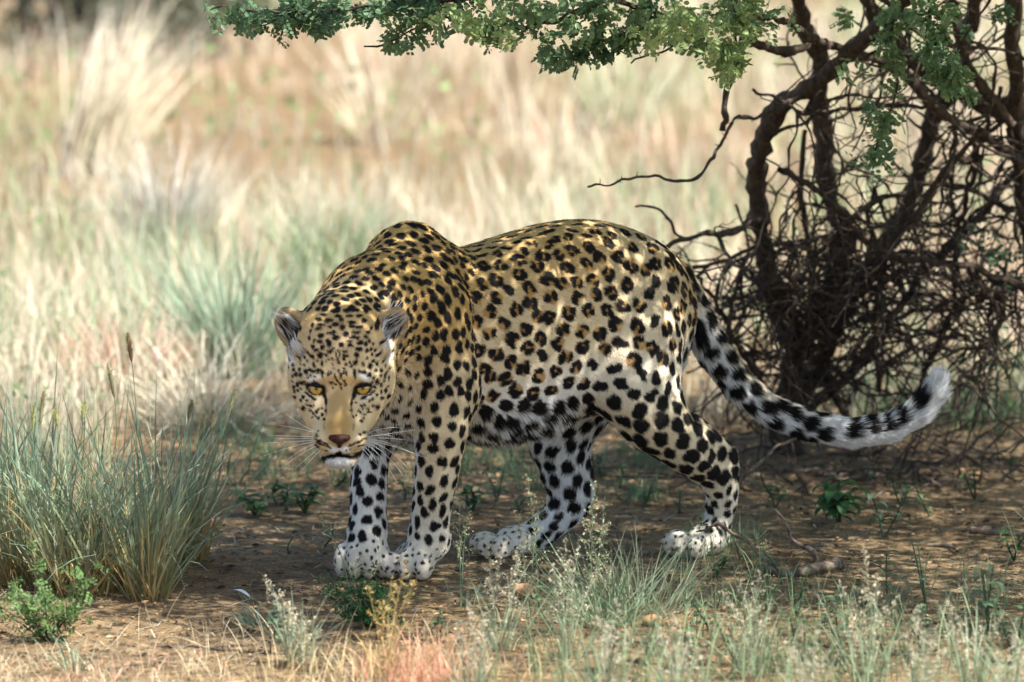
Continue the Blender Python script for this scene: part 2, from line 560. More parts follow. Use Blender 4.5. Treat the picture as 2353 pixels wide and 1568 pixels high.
for sx in (-1, 1):
    S.ell(H(780+sx*30, 1008, .020), (.0275, .034, .023), k=.010)       # whisker pads
    S.ell(H(780+sx*13, 1030, .036), (.014, .016, .012), k=.008)
S.ell(H(780, 1000, .038), (.027, .014, .011), k=.010)                  # nose end
for sx in (-1, 1):
    S.ell(H(782+sx*44, 952, -.030), (.032, .035, .034), k=.025)
S.ell(H(780, 1055, .014), (.034, .030, .015), k=.012)                  # chin
S.ell(H(782, 1030, -.06), (.042, .05, .035), k=.03)                    # jaw
for sx in (-1, 1):
    S.ell(H(780.5+sx*53, 896, .009), (.0155, .0130, .0088), k=.007, op='s')   # eye socket
    S.ell(H(780.5+sx*54, 884.5, -.0075), (.0200, .0150, .0055), np.array([[math.cos(.24), 0, sx*math.sin(.24)], [0, 1, 0], [-sx*math.sin(.24), 0, math.cos(.24)]]), k=.004)          # upper lid
    S.ell(H(780+sx*26, 1044, .034), (.026, .016, .0022), k=.005, op='s')        # mouth line
# ears : shell = ellipsoid minus a shifted one
EARS = []
for sx, cu, cv, tu, tv in ((-1, 676, 757, 646, 712), (1, 892, 756, 925, 711)):
    base = H(cu, cv, -.075); tip = H(tu, tv, -.075)
    up = tip-base; up /= np.linalg.norm(up)
    face = np.array([sx*.35, -.92, -.1]); face -= up*(face@up); face /= np.linalg.norm(face)
    side = np.cross(up, face)
    R = np.stack([side, up, face])
    EARS.append((base, R, sx))
    S.ell(base, (.0335, .045, .017), R, k=.012)
    S.ell(base+face*.0175+up*.003, (.0265, .036, .016), R, k=.005, op='s')
    S.cone(H(784+sx*78, 815, -.07), base-up*.012, .034, .026, .03) if False else None
S_LO = np.array([-.60, -.68, -.02]); S_HI = np.array([.90, .48, .74])
LV, LF = S.mesh(0.0032, S_LO, S_HI)
# ------------------------------------------------------------------ leopard : coat
RNG = np.random.default_rng(7)
def vnormals(V, F):
    n = np.zeros_like(V)
    fn = np.cross(V[F[:, 2]]-V[F[:, 0]], V[F[:, 3]]-V[F[:, 1]])
    for k in range(4):
        np.add.at(n, F[:, k], fn)
    return n/(np.linalg.norm(n, axis=1, keepdims=True)+1e-12)
LN = vnormals(LV, LF)
def sstep(a, b, x):
    t = np.clip((x-a)/(b-a), 0, 1)
    return t*t*(3-2*t)
def mix(a, b, t):
    return a+(b-a)*np.asarray(t)[:, None]

# bones: start, end, radius, kind; the coat lies along start -> end
BON = []
def bone(pts, kind):
    q = W(pts)
    for (a, ra), (b, rb) in zip(q[:-1], q[1:]):
        BON.append((a, b, .5*(ra+rb), kind))
bone([(950, 760, ymid(950), .11), (1060, 770, ymid(1060), .12), (1200, 750, ymid(1200), .13), (1340, 730, ymid(1340), .12), (1480, 720, ymid(1480), .11)], 'trunk')
bone([(800, 800, -.32, .088), (872, 715, -.20, .098), (945, 645, -.09, .094)], 'neck')
bone([(870, 820, -.2, .09), (900, 960, -.12, .08)], 'chest')
bone([(938, 575, -.13, .04), (990, 720, -.185, .06), (1026, 880, -.175, .055)], 'shoulder')
bone([(1026, 880, -.175, .055), (1016, 985, -.172, .050), (1002, 1095, -.158, .0405), (990, 1180, -.14, .037), (985, 1235, -.132, .037)], 'foreleg')
bone([(985, 1262, -.13, .032), (938, 1312, -.19, .04)], 'paw')
bone([(880, 930, -.04, .055), (850, 1050, -.075, .036), (846, 1200, -.11, .0345), (842, 1235, -.118, .036)], 'farforeleg')
bone([(842, 1258, -.12, .034), (836, 1312, -.19, .045)], 'paw')
bone([(1478, 660, .13, .08), (1462, 770, .085, .08), (1468, 870, .07, .075)], 'thigh')
bone([(1452, 905, .06, .066), (1510, 975, .08, .058), (1580, 1035, .11, .046), (1645, 1085, .145, .033)], 'calf')
bone([(1655, 1100, .19, .0275), (1652, 1190, .21, .0265), (1643, 1228, .212, .029)], 'hindleg')
bone([(1640, 1246, .21, .028), (1570, 1268, .16, .035)], 'paw')
bone([(1380, 830, .26, .08), (1290, 990, .20, .06), (1296, 1085, .21, .0465), (1308, 1135, .215, .038)], 'farthigh')
bone([(1308, 1140, .22, .038), (1245, 1220, .215, .032)], 'farhind')
bone([(1210, 1240, .21, .030), (1130, 1268, .18, .03)], 'paw')
bone(TAILP, 'tail')
HB = len(BON)
BON.append((H(782, 900, -.05), H(783, 780, -.09), .085, 'head'))
BON.append((H(780, 1010, 0), H(780, 940, -.01), .045, 'head'))
BON.append((EARS[0][0], EARS[0][0]+EARS[0][1][1]*.04, .02, 'ear'))
BON.append((EARS[1][0], EARS[1][0]+EARS[1][1][1]*.04, .02, 'ear'))
KINDS = []
for b in BON:
    if b[3] not in KINDS: KINDS.append(b[3])

def analyse(p, n):
    """coat direction and soft membership of every region"""
    D = np.empty((len(BON), len(p)), dtype=np.float32)
    for i, (a, b, r, k) in enumerate(BON):
        ba = b-a; t = np.clip((p-a)@ba/(ba@ba), 0, 1)
        D[i] = np.linalg.norm(p-a-np.outer(t, ba), axis=1)-r
    m = D.min(0)
    wgt = np.exp(-((D-m)/.018))
    wgt /= wgt.sum(0)
    flow = np.zeros_like(p)
    for i, (a, b, r, k) in enumerate(BON):
        d = (b-a)/np.linalg.norm(b-a)
        if k == 'trunk': d = d*.9+np.array([0, 0, -.35])
        if k in ('head',):
            c = p-H(780, 1000, .02)
            d = c/(np.linalg.norm(c, axis=1, keepdims=True)+1e-9)
            d = d + np.array([0, .3, 0])
            flow += wgt[i][:, None]*d
        else:
            flow += np.outer(wgt[i], d)
    flow -= n*np.sum(flow*n, 1, keepdims=True)
    flow /= np.linalg.norm(flow, axis=1, keepdims=True)+1e-9
    reg = {k: sum(wgt[i] for i in range(len(BON)) if BON[i][3] == k) for k in KINDS}
    return flow, reg

GOLD = np.array([.52, .33, .115]); CREAM = np.array([.74, .60, .38]); WHITE = np.array([.86, .85, .83])
TAWNY = np.array([.42, .22, .05]); BLACK = np.array([.012, .010, .010]); PALE = np.array([.80, .72, .58])

# spots of the face, traced on the head: x, y, rx, ry, turn  (close-up units)
FACE = [(380,250,10,16),(370,300,10,14),(395,370,12,14),(350,420,12,10),(330,455,10,10),(840,330,10,16),(850,390,12,14),(870,350,10,12),(900,440,12,10),(885,400,10,10),(820,400,12,14),(390,200,10,16),(850,220,10,14),(440,155,24,14),(520,165,30,14),(615,160,16,18),(700,180,30,10),(800,165,20,14),(465,200,26,10),(575,195,24,14),(445,230,22,10),
(530,217,18,9),(628,222,18,20),(705,210,22,10),(762,217,24,11),(560,258,16,14),(520,265,20,10),(460,283,24,14),(655,272,22,18),(738,258,28,11),
(830,258,16,11),(712,295,20,10),(750,298,16,10),(815,295,18,12),(450,328,20,14),(505,322,16,10),(575,300,22,16),(685,328,20,12),(765,338,26,14),
(810,348,14,16),(525,352,18,20),(620,355,16,16),(690,362,20,12),(757,390,24,16),(470,375,16,20,.6),(405,325,8,18),(420,400,18,10,-.5),
(535,408,20,10,-.3),(650,408,16,10),(740,437,20,16,.6),(455,440,20,20),(385,445,20,10,.6),(500,435,12,8),(575,430,8,14),(612,430,6,30),
(730,492,16,18),(590,470,8,16),(545,465,8,10),(640,470,10,12),(685,495,8,10),(495,485,8,8),(465,500,8,18),(790,510,10,14),(845,520,16,18),
(870,480,14,10),(545,508,6,10),(600,500,8,10),(655,510,8,10),(700,520,8,12),(520,585,6,16),(540,575,6,14),(565,600,6,14),(580,620,6,14),
(615,600,8,20),(638,580,8,14),(660,580,6,14),(600,560,6,12),(470,582,11,26,.2),(725,582,11,34,-.1),(440,560,18,14),(405,565,20,12),(345,565,16,18),
(375,555,12,12),(770,565,20,12,.4),(805,570,14,14),(840,590,14,18),(540,655,14,8),(575,665,10,8),(610,660,8,10),(650,670,10,10),(620,690,8,10),
(560,690,6,6),(640,640,6,14),(595,640,6,12),(245,550,10,14),(290,550,12,14),(265,590,14,16),(300,595,10,14),(235,605,8,14),(275,665,14,18),
(315,655,22,14),(245,690,10,12),(250,720,8,12),(278,715,10,12),(320,765,10,10),(350,790,8,10),(255,770,14,10,.5),(300,790,8,10),(320,855,16,14,.6),
(355,830,12,8),(385,840,10,8),(410,830,8,8),(375,870,12,8),(400,890,10,8),(430,880,8,10),(420,910,10,8),(445,860,8,8),(440,930,8,10),(390,920,8,6),
(470,850,6,10),(900,645,14,20),(880,690,12,14),(930,670,8,16),(960,600,8,20),(990,620,6,20),(935,555,10,12),(890,555,10,12),(930,725,8,14),
(968,712,10,18),(990,760,12,16,.5),(938,773,14,14),(895,745,6,10),(860,780,10,14),(835,800,8,12),(900,845,18,14,-.5),(865,835,10,8),(820,855,12,8),
(780,850,8,6),(800,830,10,8),(770,885,8,8),(800,900,12,8),(830,880,8,8),(790,930,8,10),(750,870,6,8),(770,830,8,6),(850,880,8,8),
(345,730,20,7,.6),(375,758,22,8,.6),(405,780,22,9,.4),(865,725,20,7,-.6),(830,750,22,8,-.5),(795,770,22,8,-.4),
(440,1030,8,6),(430,1062,16,9,.5),(440,1100,30,7,.45),(490,1128,26,6,.35),(455,1132,30,6,.45),(515,1152,24,5,.3),(765,1058,9,9),(745,1120,28,7,-.4),
(795,1095,24,8,-.3),(700,1138,22,6,-.3),(770,1145,24,6,-.3),(800,1040,14,8),(505,1185,8,4),(535,1165,6,4),(690,1170,6,4),(660,1185,6,4),
(430,480,9,12),(350,480,10,8),(330,515,9,10),(400,505,8,10),(410,530,10,8),(900,500,9,12),(820,460,10,8),(860,430,10,8),(930,600,8,10),
(355,610,6,8),(415,605,10,6),(870,620,8,10),(590,395,8,12),(560,380,8,8),(640,440,8,8),(665,440,8,8),(520,470,8,8),(560,540,6,9),(640,545,6,9),
(590,130,24,12),(680,130,24,12),(480,120,22,12),(760,125,22,12),(560,90,26,14),(660,85,26,14),(740,80,20,14),(490,75,20,14)]
_fr = np.random.default_rng(5)
for _ in range(150):
    sd_ = _fr.choice([-1, 1]); yy = _fr.uniform(430, 960)
    xx = 598+sd_*_fr.uniform(95 if yy > 780 else 185, 400-max(0, yy-700)*.75)
    if all(math.hypot(xx-e[0], yy-e[1]) > 24+e[2]*.6 for e in FACE):
        FACE.append((xx, yy, _fr.uniform(6, 11), _fr.uniform(6, 12), _fr.uniform(-.6, .6)))
FACE_DARK = [(421,698,88,50,.24),(785,696,84,50,-.24),(485,742,19,42,-.15),(497,795,12,46,-.15),(718,745,18,44,.15),(704,800,12,46,.12),
(545,1228,70,14,-.14),(655,1226,72,14,.12),(598,1205,22,16),(482,1242,22,24),(742,1214,40,24,-.4),(785,1190,36,16,-.6),(430,1150,30,9,.6),
(205,325,52,40),(270,345,46,24),(1010,340,50,38),(950,345,40,24),(905,190,22,60,.25)]
FACE_SOFT = [(485,985,6,30,.1),(712,1000,6,40,.2),(497,860,10,50,0),(700,860,10,50,0)]
FACE_WHITE = [(400,620,52,20,-.3),(812,610,54,22,.25),(390,775,45,9,.5),(812,772,48,9,-.5),(262,400,75,38,.4),(965,395,50,28,-.4),(235,480,30,40),
(985,470,20,36),(560,1180,45,28),(645,1180,45,28),(600,1275,130,42),(598,1290,100,36)]
FACE_GOLD = [(600,880,110,240),(600,1000,115,100),(560,640,110,40),(640,640,110,40)]

def crop_uv(p):
    u, v = project(p)
    return (u-603.0)/.293, (v-689.0)/.293
def ellmask(x, y, e, soft, jit=None):
    cx, cy, rx, ry = e[:4]; a = e[4] if len(e) > 4 else 0
    dx = x-cx; dy = y-cy
    ca, sa = math.cos(a), math.sin(a)
    q = np.hypot((dx*ca+dy*sa)/rx, (-dx*sa+dy*ca)/ry)
    return 1-sstep(1-soft, 1+soft, q)

def paint(p, n, seed=0):
    rng = np.random.default_rng(seed)
    N = len(p)
    flow, reg = analyse(p, n)
    lat = n@L_
    # height fraction on the trunk
    s = np.clip((p-_c0)@(-F_), _s[0], _s[-1])
    zt = cub(s, _s, _zt); zb = cub(s, _s, _zb)
    hf = (p[:, 2]-zb)/(zt-zb+1e-6)
    nz = noise3(p, 3, 9.0)
    # --- ground colour
    hh = hf+.10*(nz-.5)
    trunk_c = mix(mix(np.tile(WHITE, (N, 1)), np.tile(CREAM, (N, 1)), sstep(.14, .46, hh)), np.tile(GOLD, (N, 1)), sstep(.48, .95, hh)*.9)
    sh = sstep(.28, .58, p[:, 2]+.03*(nz-.5))
    neck_c = mix(np.tile(PALE, (N, 1)), np.tile(GOLD, (N, 1)), sstep(.33, .47, p[:, 2]))
    chest_c = mix(np.tile(WHITE, (N, 1)), np.tile(CREAM*.9+GOLD*.1, (N, 1)), sstep(.27, .42, p[:, 2]))
    shoulder_c = mix(np.tile(CREAM, (N, 1)), np.tile(GOLD, (N, 1)), sstep(.30, .50, p[:, 2]))
    leg_c = mix(np.tile(WHITE, (N, 1)), mix(np.tile(PALE, (N, 1)), np.tile(CREAM, (N, 1)), sstep(.05, .3, p[:, 2])), sstep(-.35, .35, lat))
    far_c = mix(np.tile(WHITE, (N, 1)), np.tile(PALE, (N, 1)), sstep(.3, -.3, lat))
    farf_c = mix(np.tile(WHITE*.97, (N, 1)), np.tile(PALE, (N, 1)), .5*np.ones(N))
    thigh_c = mix(np.tile(PALE, (N, 1)), np.tile(CREAM*.7+GOLD*.3, (N, 1)), sstep(.28, .60, p[:, 2]))
    paw_c = np.tile(PALE*.9, (N, 1))
    tail_c = mix(np.tile(WHITE, (N, 1)), np.tile(CREAM, (N, 1)), sstep(-.1, .7, n[:, 2])*sstep(.75, .1, (p[:, 0]-.33)/.5))
    head_c = np.tile(CREAM*.75+GOLD*.25, (N, 1))
    base = (trunk_c*reg['trunk'][:, None]+neck_c*reg['neck'][:, None]+chest_c*reg['chest'][:, None]+shoulder_c*reg['shoulder'][:, None]
            + leg_c*(reg['foreleg']+reg['calf']+reg['hindleg'])[:, None]+far_c*(reg['farthigh']+reg['farhind'])[:, None]
            + farf_c*reg['farforeleg'][:, None]+thigh_c*reg['thigh'][:, None]+paw_c*reg['paw'][:, None]+tail_c*reg['tail'][:, None]
            + head_c*(reg['head']+reg['ear'])[:, None])
    # --- face
    x, y = crop_uv(p)
    hd = reg['head']+reg['ear']
    front = sstep(.55, .8, hd)*sstep(.35, .0, n[:, 1])
    top = mix(base, np.tile(GOLD, (N, 1)), front*sstep(420, 120, y)*.8)
    base = top
    j = 14*(noise3(p, 5, 160)-.5)
    x2 = x+j; y2 = y+14*(noise3(p, 6, 160)-.5)
    near = front > .02
    for e in FACE_GOLD:
        base = mix(base, np.tile(np.array([.43, .265, .095]), (N, 1)), front*ellmask(x, y, e, .55)*.85)
    for e in FACE_WHITE:
        base = mix(base, np.tile(WHITE*.93, (N, 1)), front*ellmask(x2, y2, e, .45)*.8)
    dark = np.zeros(N)
    idx = np.nonzero(near)[0]
    xi, yi = x2[idx], y2[idx]
    dm = np.zeros(len(idx))
    for e in FACE: dm = np.maximum(dm, ellmask(xi, yi, (e[0], e[1], e[2]*1.28+1, e[3]*1.28+1)+tuple(e[4:]), .25))
    for e in FACE_DARK: dm = np.maximum(dm, ellmask(xi, yi, e, .16))
    for e in FACE_SOFT: dm = np.maximum(dm, .55*ellmask(xi, yi, e, .5))
    dark[idx] = dm*front[idx]
    # ears
    for base_e, R, sx in EARS:
        q = (p-base_e)@R.T
        ine = (np.abs(q[:, 0]) < .036) & (np.abs(q[:, 1]) < .047) & (np.abs(q[:, 2]) < .022) & (reg['ear'] > .3)
        rim = np.hypot(q[:, 0]/.0265, (q[:, 1]-.003)/.036)
        inner = (1-sstep(.72, .98, rim))*(q[:, 2] > -.012)*ine*(n@R[2] > .0)
        base = mix(base, np.tile(np.array([.42, .30, .16]), (N, 1)), ine*.9)
        dark = np.where(ine, inner*.93, dark)
        back = ine & (n@R[2] < -.25)
        dark = np.where(back, .9, dark)
    info = dict(flow=flow, reg=reg, hf=hf, lat=lat, front=front, hd=hd)
    return base, dark, info

def make_spots(p, n, info):
    """dart throwing over the coat; returns list of (pos, normal, flow, kind, size)"""
    reg, hf, lat, flow = info['reg'], info['hf'], info['lat'], info['flow']
    N = len(p)
    sp = np.full(N, .040)
    def setr(mask, v): sp[mask] = v
    R = np.stack([reg[k] for k in KINDS]); kid = R.argmax(0)
    ki = {k: kid == KINDS.index(k) for k in KINDS}
    setr(ki['trunk'], .0290)
    setr(ki['trunk'] & (hf > .93), .022)
    setr(ki['neck'], .0180)
    setr(ki['chest'], .0215)
    setr(ki['shoulder'], .0205)
    setr(ki['foreleg'], .0235); setr(ki['farforeleg'], .0225)
    setr(ki['calf'], .0305); setr(ki['thigh'], .0295); setr(ki['farthigh'], .029); setr(ki['farhind'], .022); setr(ki['hindleg'], .019)
    setr(ki['paw'], .0125)
    setr(ki['tail'], .031)
    # forward part of the flank carries plain spots like the shoulder
    sfr = (p-_c0)@(-F_)
    sp = np.where(ki['trunk'] & (sfr < .05), .022, sp)
    low = ki['foreleg'] & (p[:, 2] < .10); sp[low] = .0185
    ok = ((info['front'] < .4) | (crop_uv(p)[1] < 95)) & ~ki['ear'] & (p[:, 2] > .012)
    sp[ki['head']] = .0165
    ok &= ~(ki['head'] & (n[:, 1] < .2) & (crop_uv(p)[1] >= 95))
    # tail end is barred, not spotted
    ok &= ~(ki['tail'] & (p[:, 0] > .62))
    cand = RNG.permutation(np.nonzero(ok)[0])[:60000]
    acc_p = np.zeros((4000, 3)); acc_s = np.zeros(4000); acc_n = np.zeros((4000, 3)); m = 0; out = []; chosen = []
    for c in cand:
        pc = p[c]; sc = sp[c]
        if m:
            dv = acc_p[:m]-pc
            d2 = np.einsum('ij,ij->i', dv, dv)
            lim = .5*(acc_s[:m]+sc)
            if np.any((d2 < lim*lim) & (acc_n[:m]@n[c] > -.2)): continue
        acc_p[m] = pc; acc_s[m] = sc; acc_n[m] = n[c]; m += 1
        chosen.append(c)
    # even the spacing out
    ch = np.array(chosen); sub = RNG.permutation(np.nonzero(ok)[0])[:50000]
    vk = kdtree.KDTree(len(sub))
    for i, q in enumerate(p[sub]): vk.insert(q, i)
    vk.balance()
    pos_ = p[ch].copy()
    for _ in range(3):
        sk = kdtree.KDTree(len(pos_))
        for i, q in enumerate(pos_): sk.insert(q, i)
        sk.balance()
        own = np.array([sk.find(q)[1] for q in p[sub]])
        cs = np.zeros_like(pos_); cn = np.zeros(len(pos_))
        wv = 1/sp[sub]**2
        np.add.at(cs, own, p[sub]*wv[:, None]); np.add.at(cn, own, wv)
        good = cn > 0
        tgt = np.where(good[:, None], cs/np.maximum(cn, 1e-9)[:, None], pos_)
        ch = np.array([sub[vk.find(q)[1]] for q in tgt]); pos_ = p[ch].copy()
    for c in ch:
        sc = sp[c]
        k = KINDS[kid[c]]
        if k == 'trunk':
            t = 'ros' if (hf[c] > .22 and hf[c] < .96 and sfr[c] > .05) else ('line' if hf[c] >= .96 else 'spot')
        elif k == 'thigh':
            t = 'ros' if (p[c, 2] > .40 and RNG.random() < .75) else 'double'
        elif k == 'tail': t = 'spot'
        else: t = 'spot'
        if t == 'ros' and RNG.random() < .06: t = 'double'
        out.append((c, t, sc, k))
    return out

def stamp(spots, sp_pts, sp_nrm, sp_flow, pts, nrm, dark, tawn):
    kd = kdtree.KDTree(len(pts))
    for i, q in enumerate(pts): kd.insert(q, i)
    kd.balance()
    for c, t, sc, k in spots:
        o = sp_pts[c]; nn = sp_nrm[c]; e1 = sp_flow[c]; e2 = np.cross(nn, e1)
        res = kd.find_range(o, sc*.9)
        if not res: continue
        ii = np.array([r[1] for r in res])
        ii = ii[nrm[ii]@nn > -.1]
        if not len(ii): continue
        d = pts[ii]-o
        a = d@e1; b = d@e2
        jx = .16*sc*(noise3(pts[ii], 11, 95)-.5)*2; jy = .16*sc*(noise3(pts[ii], 12, 95)-.5)*2
        a = a+jx; b = b+jy
        m = np.zeros(len(ii))
        def blob(ca, cb, ra, rb, ang):
            x = a-ca; y = b-cb; cs, sn = math.cos(ang), math.sin(ang)
            q = np.hypot((x*cs+y*sn)/ra, (-x*sn+y*cs)/rb)
            return 1-sstep(.86, 1.14, q)
        if t == 'ros':
            nb = RNG.choice([2, 3, 3, 4, 4])
            a0 = RNG.random()*6.28; Rr = sc*(.30 if nb > 2 else .26)
            for i in range(nb):
                if nb == 4 and i == 3 and RNG.random() < .55: continue
                th = a0+6.283*i/nb+RNG.normal()*.28
                rr = Rr*(.85+.3*RNG.random())
                br = sc*(.255+.11*RNG.random())*(1.12 if nb == 2 else 1.0)
                m = np.maximum(m, blob(rr*math.cos(th)*1.05, rr*math.sin(th)*.95, br*.76, br*(1.2 if nb < 4 else 1.0), th))
            tw = blob(0, 0, sc*.54, sc*.48, 0)
            tawn[ii] = np.maximum(tawn[ii], tw*.9)
        elif t == 'double':
            th = RNG.random()*3.14
            for sgn in (-1, 1):
                br = sc*(.37+.07*RNG.random())
                m = np.maximum(m, blob(sgn*sc*.14*math.cos(th), sgn*sc*.14*math.sin(th), br, br*.85, th))
        elif t == 'line':
            m = blob(0, 0, sc*.62, sc*.26, RNG.normal()*.15)
        else:
            f = .49+.08*RNG.random()
            if k == 'calf': f *= 1.04
            if k in ('farthigh', 'hindleg', 'farhind'): f *= .95
            if k in ('foreleg', 'farforeleg'): f *= .90
            if k == 'paw': f *= .56
            if k == 'chest': f *= .68
            if k == 'neck': f *= .95
            el = 1.0+.45*RNG.random() if k in ('shoulder', 'neck', 'foreleg', 'chest', 'trunk') else 1.0+.3*RNG.random()
            m = blob(0, 0, sc*f*el**.6, sc*f/el**.6, RNG.normal()*.3)
            if RNG.random() < .22 and k not in ('paw',):
                th = RNG.random()*6.28
                m = np.maximum(m, blob(sc*.2*math.cos(th), sc*.2*math.sin(th), sc*f*.75, sc*f*.7, 0))
        dark[ii] = np.maximum(dark[ii], m)

def tail_bars(p, n, reg, dark):
    q = W(TAILP)
    L = 0; best = np.full(len(p), 9.); sl = np.zeros(len(p))
    for (a, ra), (b, rb) in zip(q[:-1], q[1:]):
        ba = b-a; l = np.linalg.norm(ba)
        t = np.clip((p-a)@ba/(l*l), 0, 1)
        d = np.linalg.norm(p-a-np.outer(t, ba), axis=1)
        m = d < best
        best = np.where(m, d, best); sl = np.where(m, L+t*l, sl)
        L += l
    isT = reg['tail'] > .5
    upv = n@np.array([-.45, -.25, .85])
    k = isT & (p[:, 0] > .60)
    for c, w, lim in ((.60, .017, -.1), (.645, .013, .05), (.685, .015, .0), (.725, .013, .1), (.79, .026, .25)):
        cc = L*c/.86
        m = (1-sstep(w*.8, w*1.2, np.abs(sl-cc+.006*(noise3(p, 21, 120)-.5)*2)))*sstep(lim-.15, lim+.15, upv)
        dark[:] = np.where(k, np.maximum(dark, m), dark)

# ---- mesh colours
base_v, dark_v, info_v = paint(LV, LN)
spots = make_spots(LV, LN, info_v)
# ---- hair roots
tri = np.concatenate([LF[:, [0, 1, 2]], LF[:, [0, 2, 3]]])
A = LV[tri[:, 0]]; Bq = LV[tri[:, 1]]; Cq = LV[tri[:, 2]]
area = .5*np.linalg.norm(np.cross(Bq-A, Cq-A), axis=1)
NH = 330000
cen = (A+Bq+Cq)/3
_u, _v = project(cen)
dens = np.where(LN[tri[:, 0]][:, 1] > .45, .35, 1.0)                       # thinner on the flank that faces away
dens = dens*np.where((cen[:, 1] < -.3), 2.0, 1.0)*np.where(cen[:, 2] < .006, .1, 1.0)
pr = area*dens; pr /= pr.sum()
ti = RNG.choice(len(tri), NH, p=pr)
r1 = np.sqrt(RNG.random(NH)); r2 = RNG.random(NH)
w0, w1, w2 = 1-r1, r1*(1-r2), r1*r2
HR = A[ti]*w0[:, None]+Bq[ti]*w1[:, None]+Cq[ti]*w2[:, None]
HN = LN[tri[ti, 0]]*w0[:, None]+LN[tri[ti, 1]]*w1[:, None]+LN[tri[ti, 2]]*w2[:, None]
HN /= np.linalg.norm(HN, axis=1, keepdims=True)+1e-9
base_h, dark_h, info_h = paint(HR, HN)
allp = np.concatenate([LV, HR]); alln = np.concatenate([LN, HN])
dk = np.concatenate([dark_v, dark_h]); tw = np.zeros(len(allp))
stamp(spots, LV, LN, info_v['flow'], allp, alln, dk, tw)
regs = {k: np.concatenate([info_v['reg'][k], info_h['reg'][k]]) for k in KINDS}
tail_bars(allp, alln, regs, dk)
ball = np.concatenate([base_v, base_h])
call = mix(ball, np.tile(TAWNY, (len(ball), 1)), tw*.95)
call = mix(call, np.tile(BLACK, (len(ball), 1)), np.clip(dk, 0, 1))
col_v = call[:len(LV)]; col_h = call[len(LV):]; dark_hh = np.clip(dk[len(LV):], 0, 1)

# materials
def coat_material(name, rough):
    m, nt, b = mat_new(name)
    at = nt.nodes.new('ShaderNodeAttribute'); at.attribute_name = 'col'
    nt.links.new(at.outputs['Color'], b.inputs['Base Color'])
    b.inputs['Roughness'].default_value = rough
    b.inputs['Specular IOR Level'].default_value = .12
    return m
m_skin = coat_material('leopard_skin', .8)
m_fur = coat_material('leopard_fur', .55)

leo = empty('leopard', (0.1, 0, 0))
LEO_OFF = np.array([0.1, 0, 0])
tag(leo, 'spotted leopard stalking with lowered head and staring amber eyes, tail curled up', 'leopard')
body = new_mesh('body', LV-LEO_OFF, LF, m_skin, leo, cols=col_v)

# hair strands
rg = info_h['reg']; hf = info_h['hf']
ln = (.0055*rg['trunk']+.0072*rg['neck']+.013*rg['chest']+.0054*rg['shoulder']+.0058*rg['foreleg']+.0062*rg['farforeleg']+.0055*rg['thigh']+.0055*rg['calf']
      + .007*rg['hindleg']+.010*rg['farthigh']+.008*rg['farhind']+.0042*rg['paw']+.016*rg['tail']+.0042*rg['head']+.006*rg['ear'])
belly = rg['trunk']*sstep(.22, .06, hf)
ln = ln+.022*belly*(.6+.8*noise3(HR, 31, 30))
tail_end = rg['tail']*sstep(.45, .85, HR[:, 0])
ln = ln+.006*tail_end
hx, hy = crop_uv(HR)
fr = info_h['front']
face_short = fr*np.maximum(ellmask(hx, hy, (600, 940, 130, 260), .3), 0)
ln = ln*(1-.45*face_short)
cheek = fr*np.maximum(ellmask(hx, hy, (250, 420, 90, 60), .3), ellmask(hx, hy, (985, 420, 80, 60), .3))
ln = ln+.016*cheek
chin = fr*ellmask(hx, hy, (600, 1285, 130, 40), .3)
ln = ln+.006*chin
for base_e, R, sx in EARS:
    q = (HR-base_e)@R.T
    inn = (rg['ear'] > .3) & (np.hypot(q[:, 0]/.024, q[:, 1]/.032) < 1) & (HN@R[2] > .1)
    pick = inn & (RNG.random(NH) < .06)
    ln = np.where(pick, .024+.014*RNG.random(NH), np.where(inn, .004, ln))
    col_h[pick] = WHITE*.85
eyez = fr*np.maximum(ellmask(hx, hy, (425, 704, 58, 34), .12), ellmask(hx, hy, (784, 702, 58, 34), .12))
nosez = fr*ellmask(hx, hy, (598, 1100, 84, 40), .12)
keep = (eyez < .5) & (nosez < .5) & (HR[:, 2] > .004)
HR, HN, ln, col_h, dark_hh = HR[keep], HN[keep], ln[keep], col_h[keep], dark_hh[keep]
flow = info_h['flow'][keep]; rgk = {k: v[keep] for k, v in rg.items()}
belly = belly[keep]
n_ = len(HR)
ln = ln*(.65+.6*RNG.random(n_))
lift = .42+.25*rgk['tail']+.12*rgk['chest']-.12*rgk['head']
grav = np.zeros((n_, 3)); grav[:, 2] = -1
d0 = flow+HN*lift[:, None]+RNG.normal(0, .16, (n_, 3))+grav*(belly*.9)[:, None]
# clumping: neighbouring strands lean the same way
cl = np.stack([noise3(HR, 41+i, 70)-.5 for i in range(3)], 1)
d0 = d0+cl*.45
d0 /= np.linalg.norm(d0, axis=1, keepdims=True)
d1 = flow+HN*(lift*.25)[:, None]+cl*.5+grav*(.10+belly)[:, None]
d1 /= np.linalg.norm(d1, axis=1, keepdims=True)
K = 4
pos = np.zeros((n_, K, 3), dtype=np.float32); rad = np.zeros((n_, K), dtype=np.float32)
pp = HR-HN*.0008
for k in range(K):
    pos[:, k] = pp-LEO_OFF
    rad[:, k] = (.00042, .00038, .00028, .00008)[k]
    t = (k+.5)/(K-1)
    pp = pp+(d0*(1-t)+d1*t)*(ln/(K-1))[:, None]
pos[..., 2] = np.maximum(pos[..., 2], .0006)
var = (.70+.55*RNG.random(n_))[:, None]
colc = np.ones((n_, 4), dtype=np.float32); colc[:, :3] = np.clip(col_h*var, 0, .92)
cu = bpy.data.hair_curves.new('fur')
cu.add_curves([K]*n_)
cu.attributes['position'].data.foreach_set('vector', pos.reshape(-1)) if 'position' in cu.attributes else None
ra = cu.attributes.get('radius') or cu.attributes.new('radius', 'FLOAT', 'POINT')
ra.data.foreach_set('value', rad.reshape(-1))
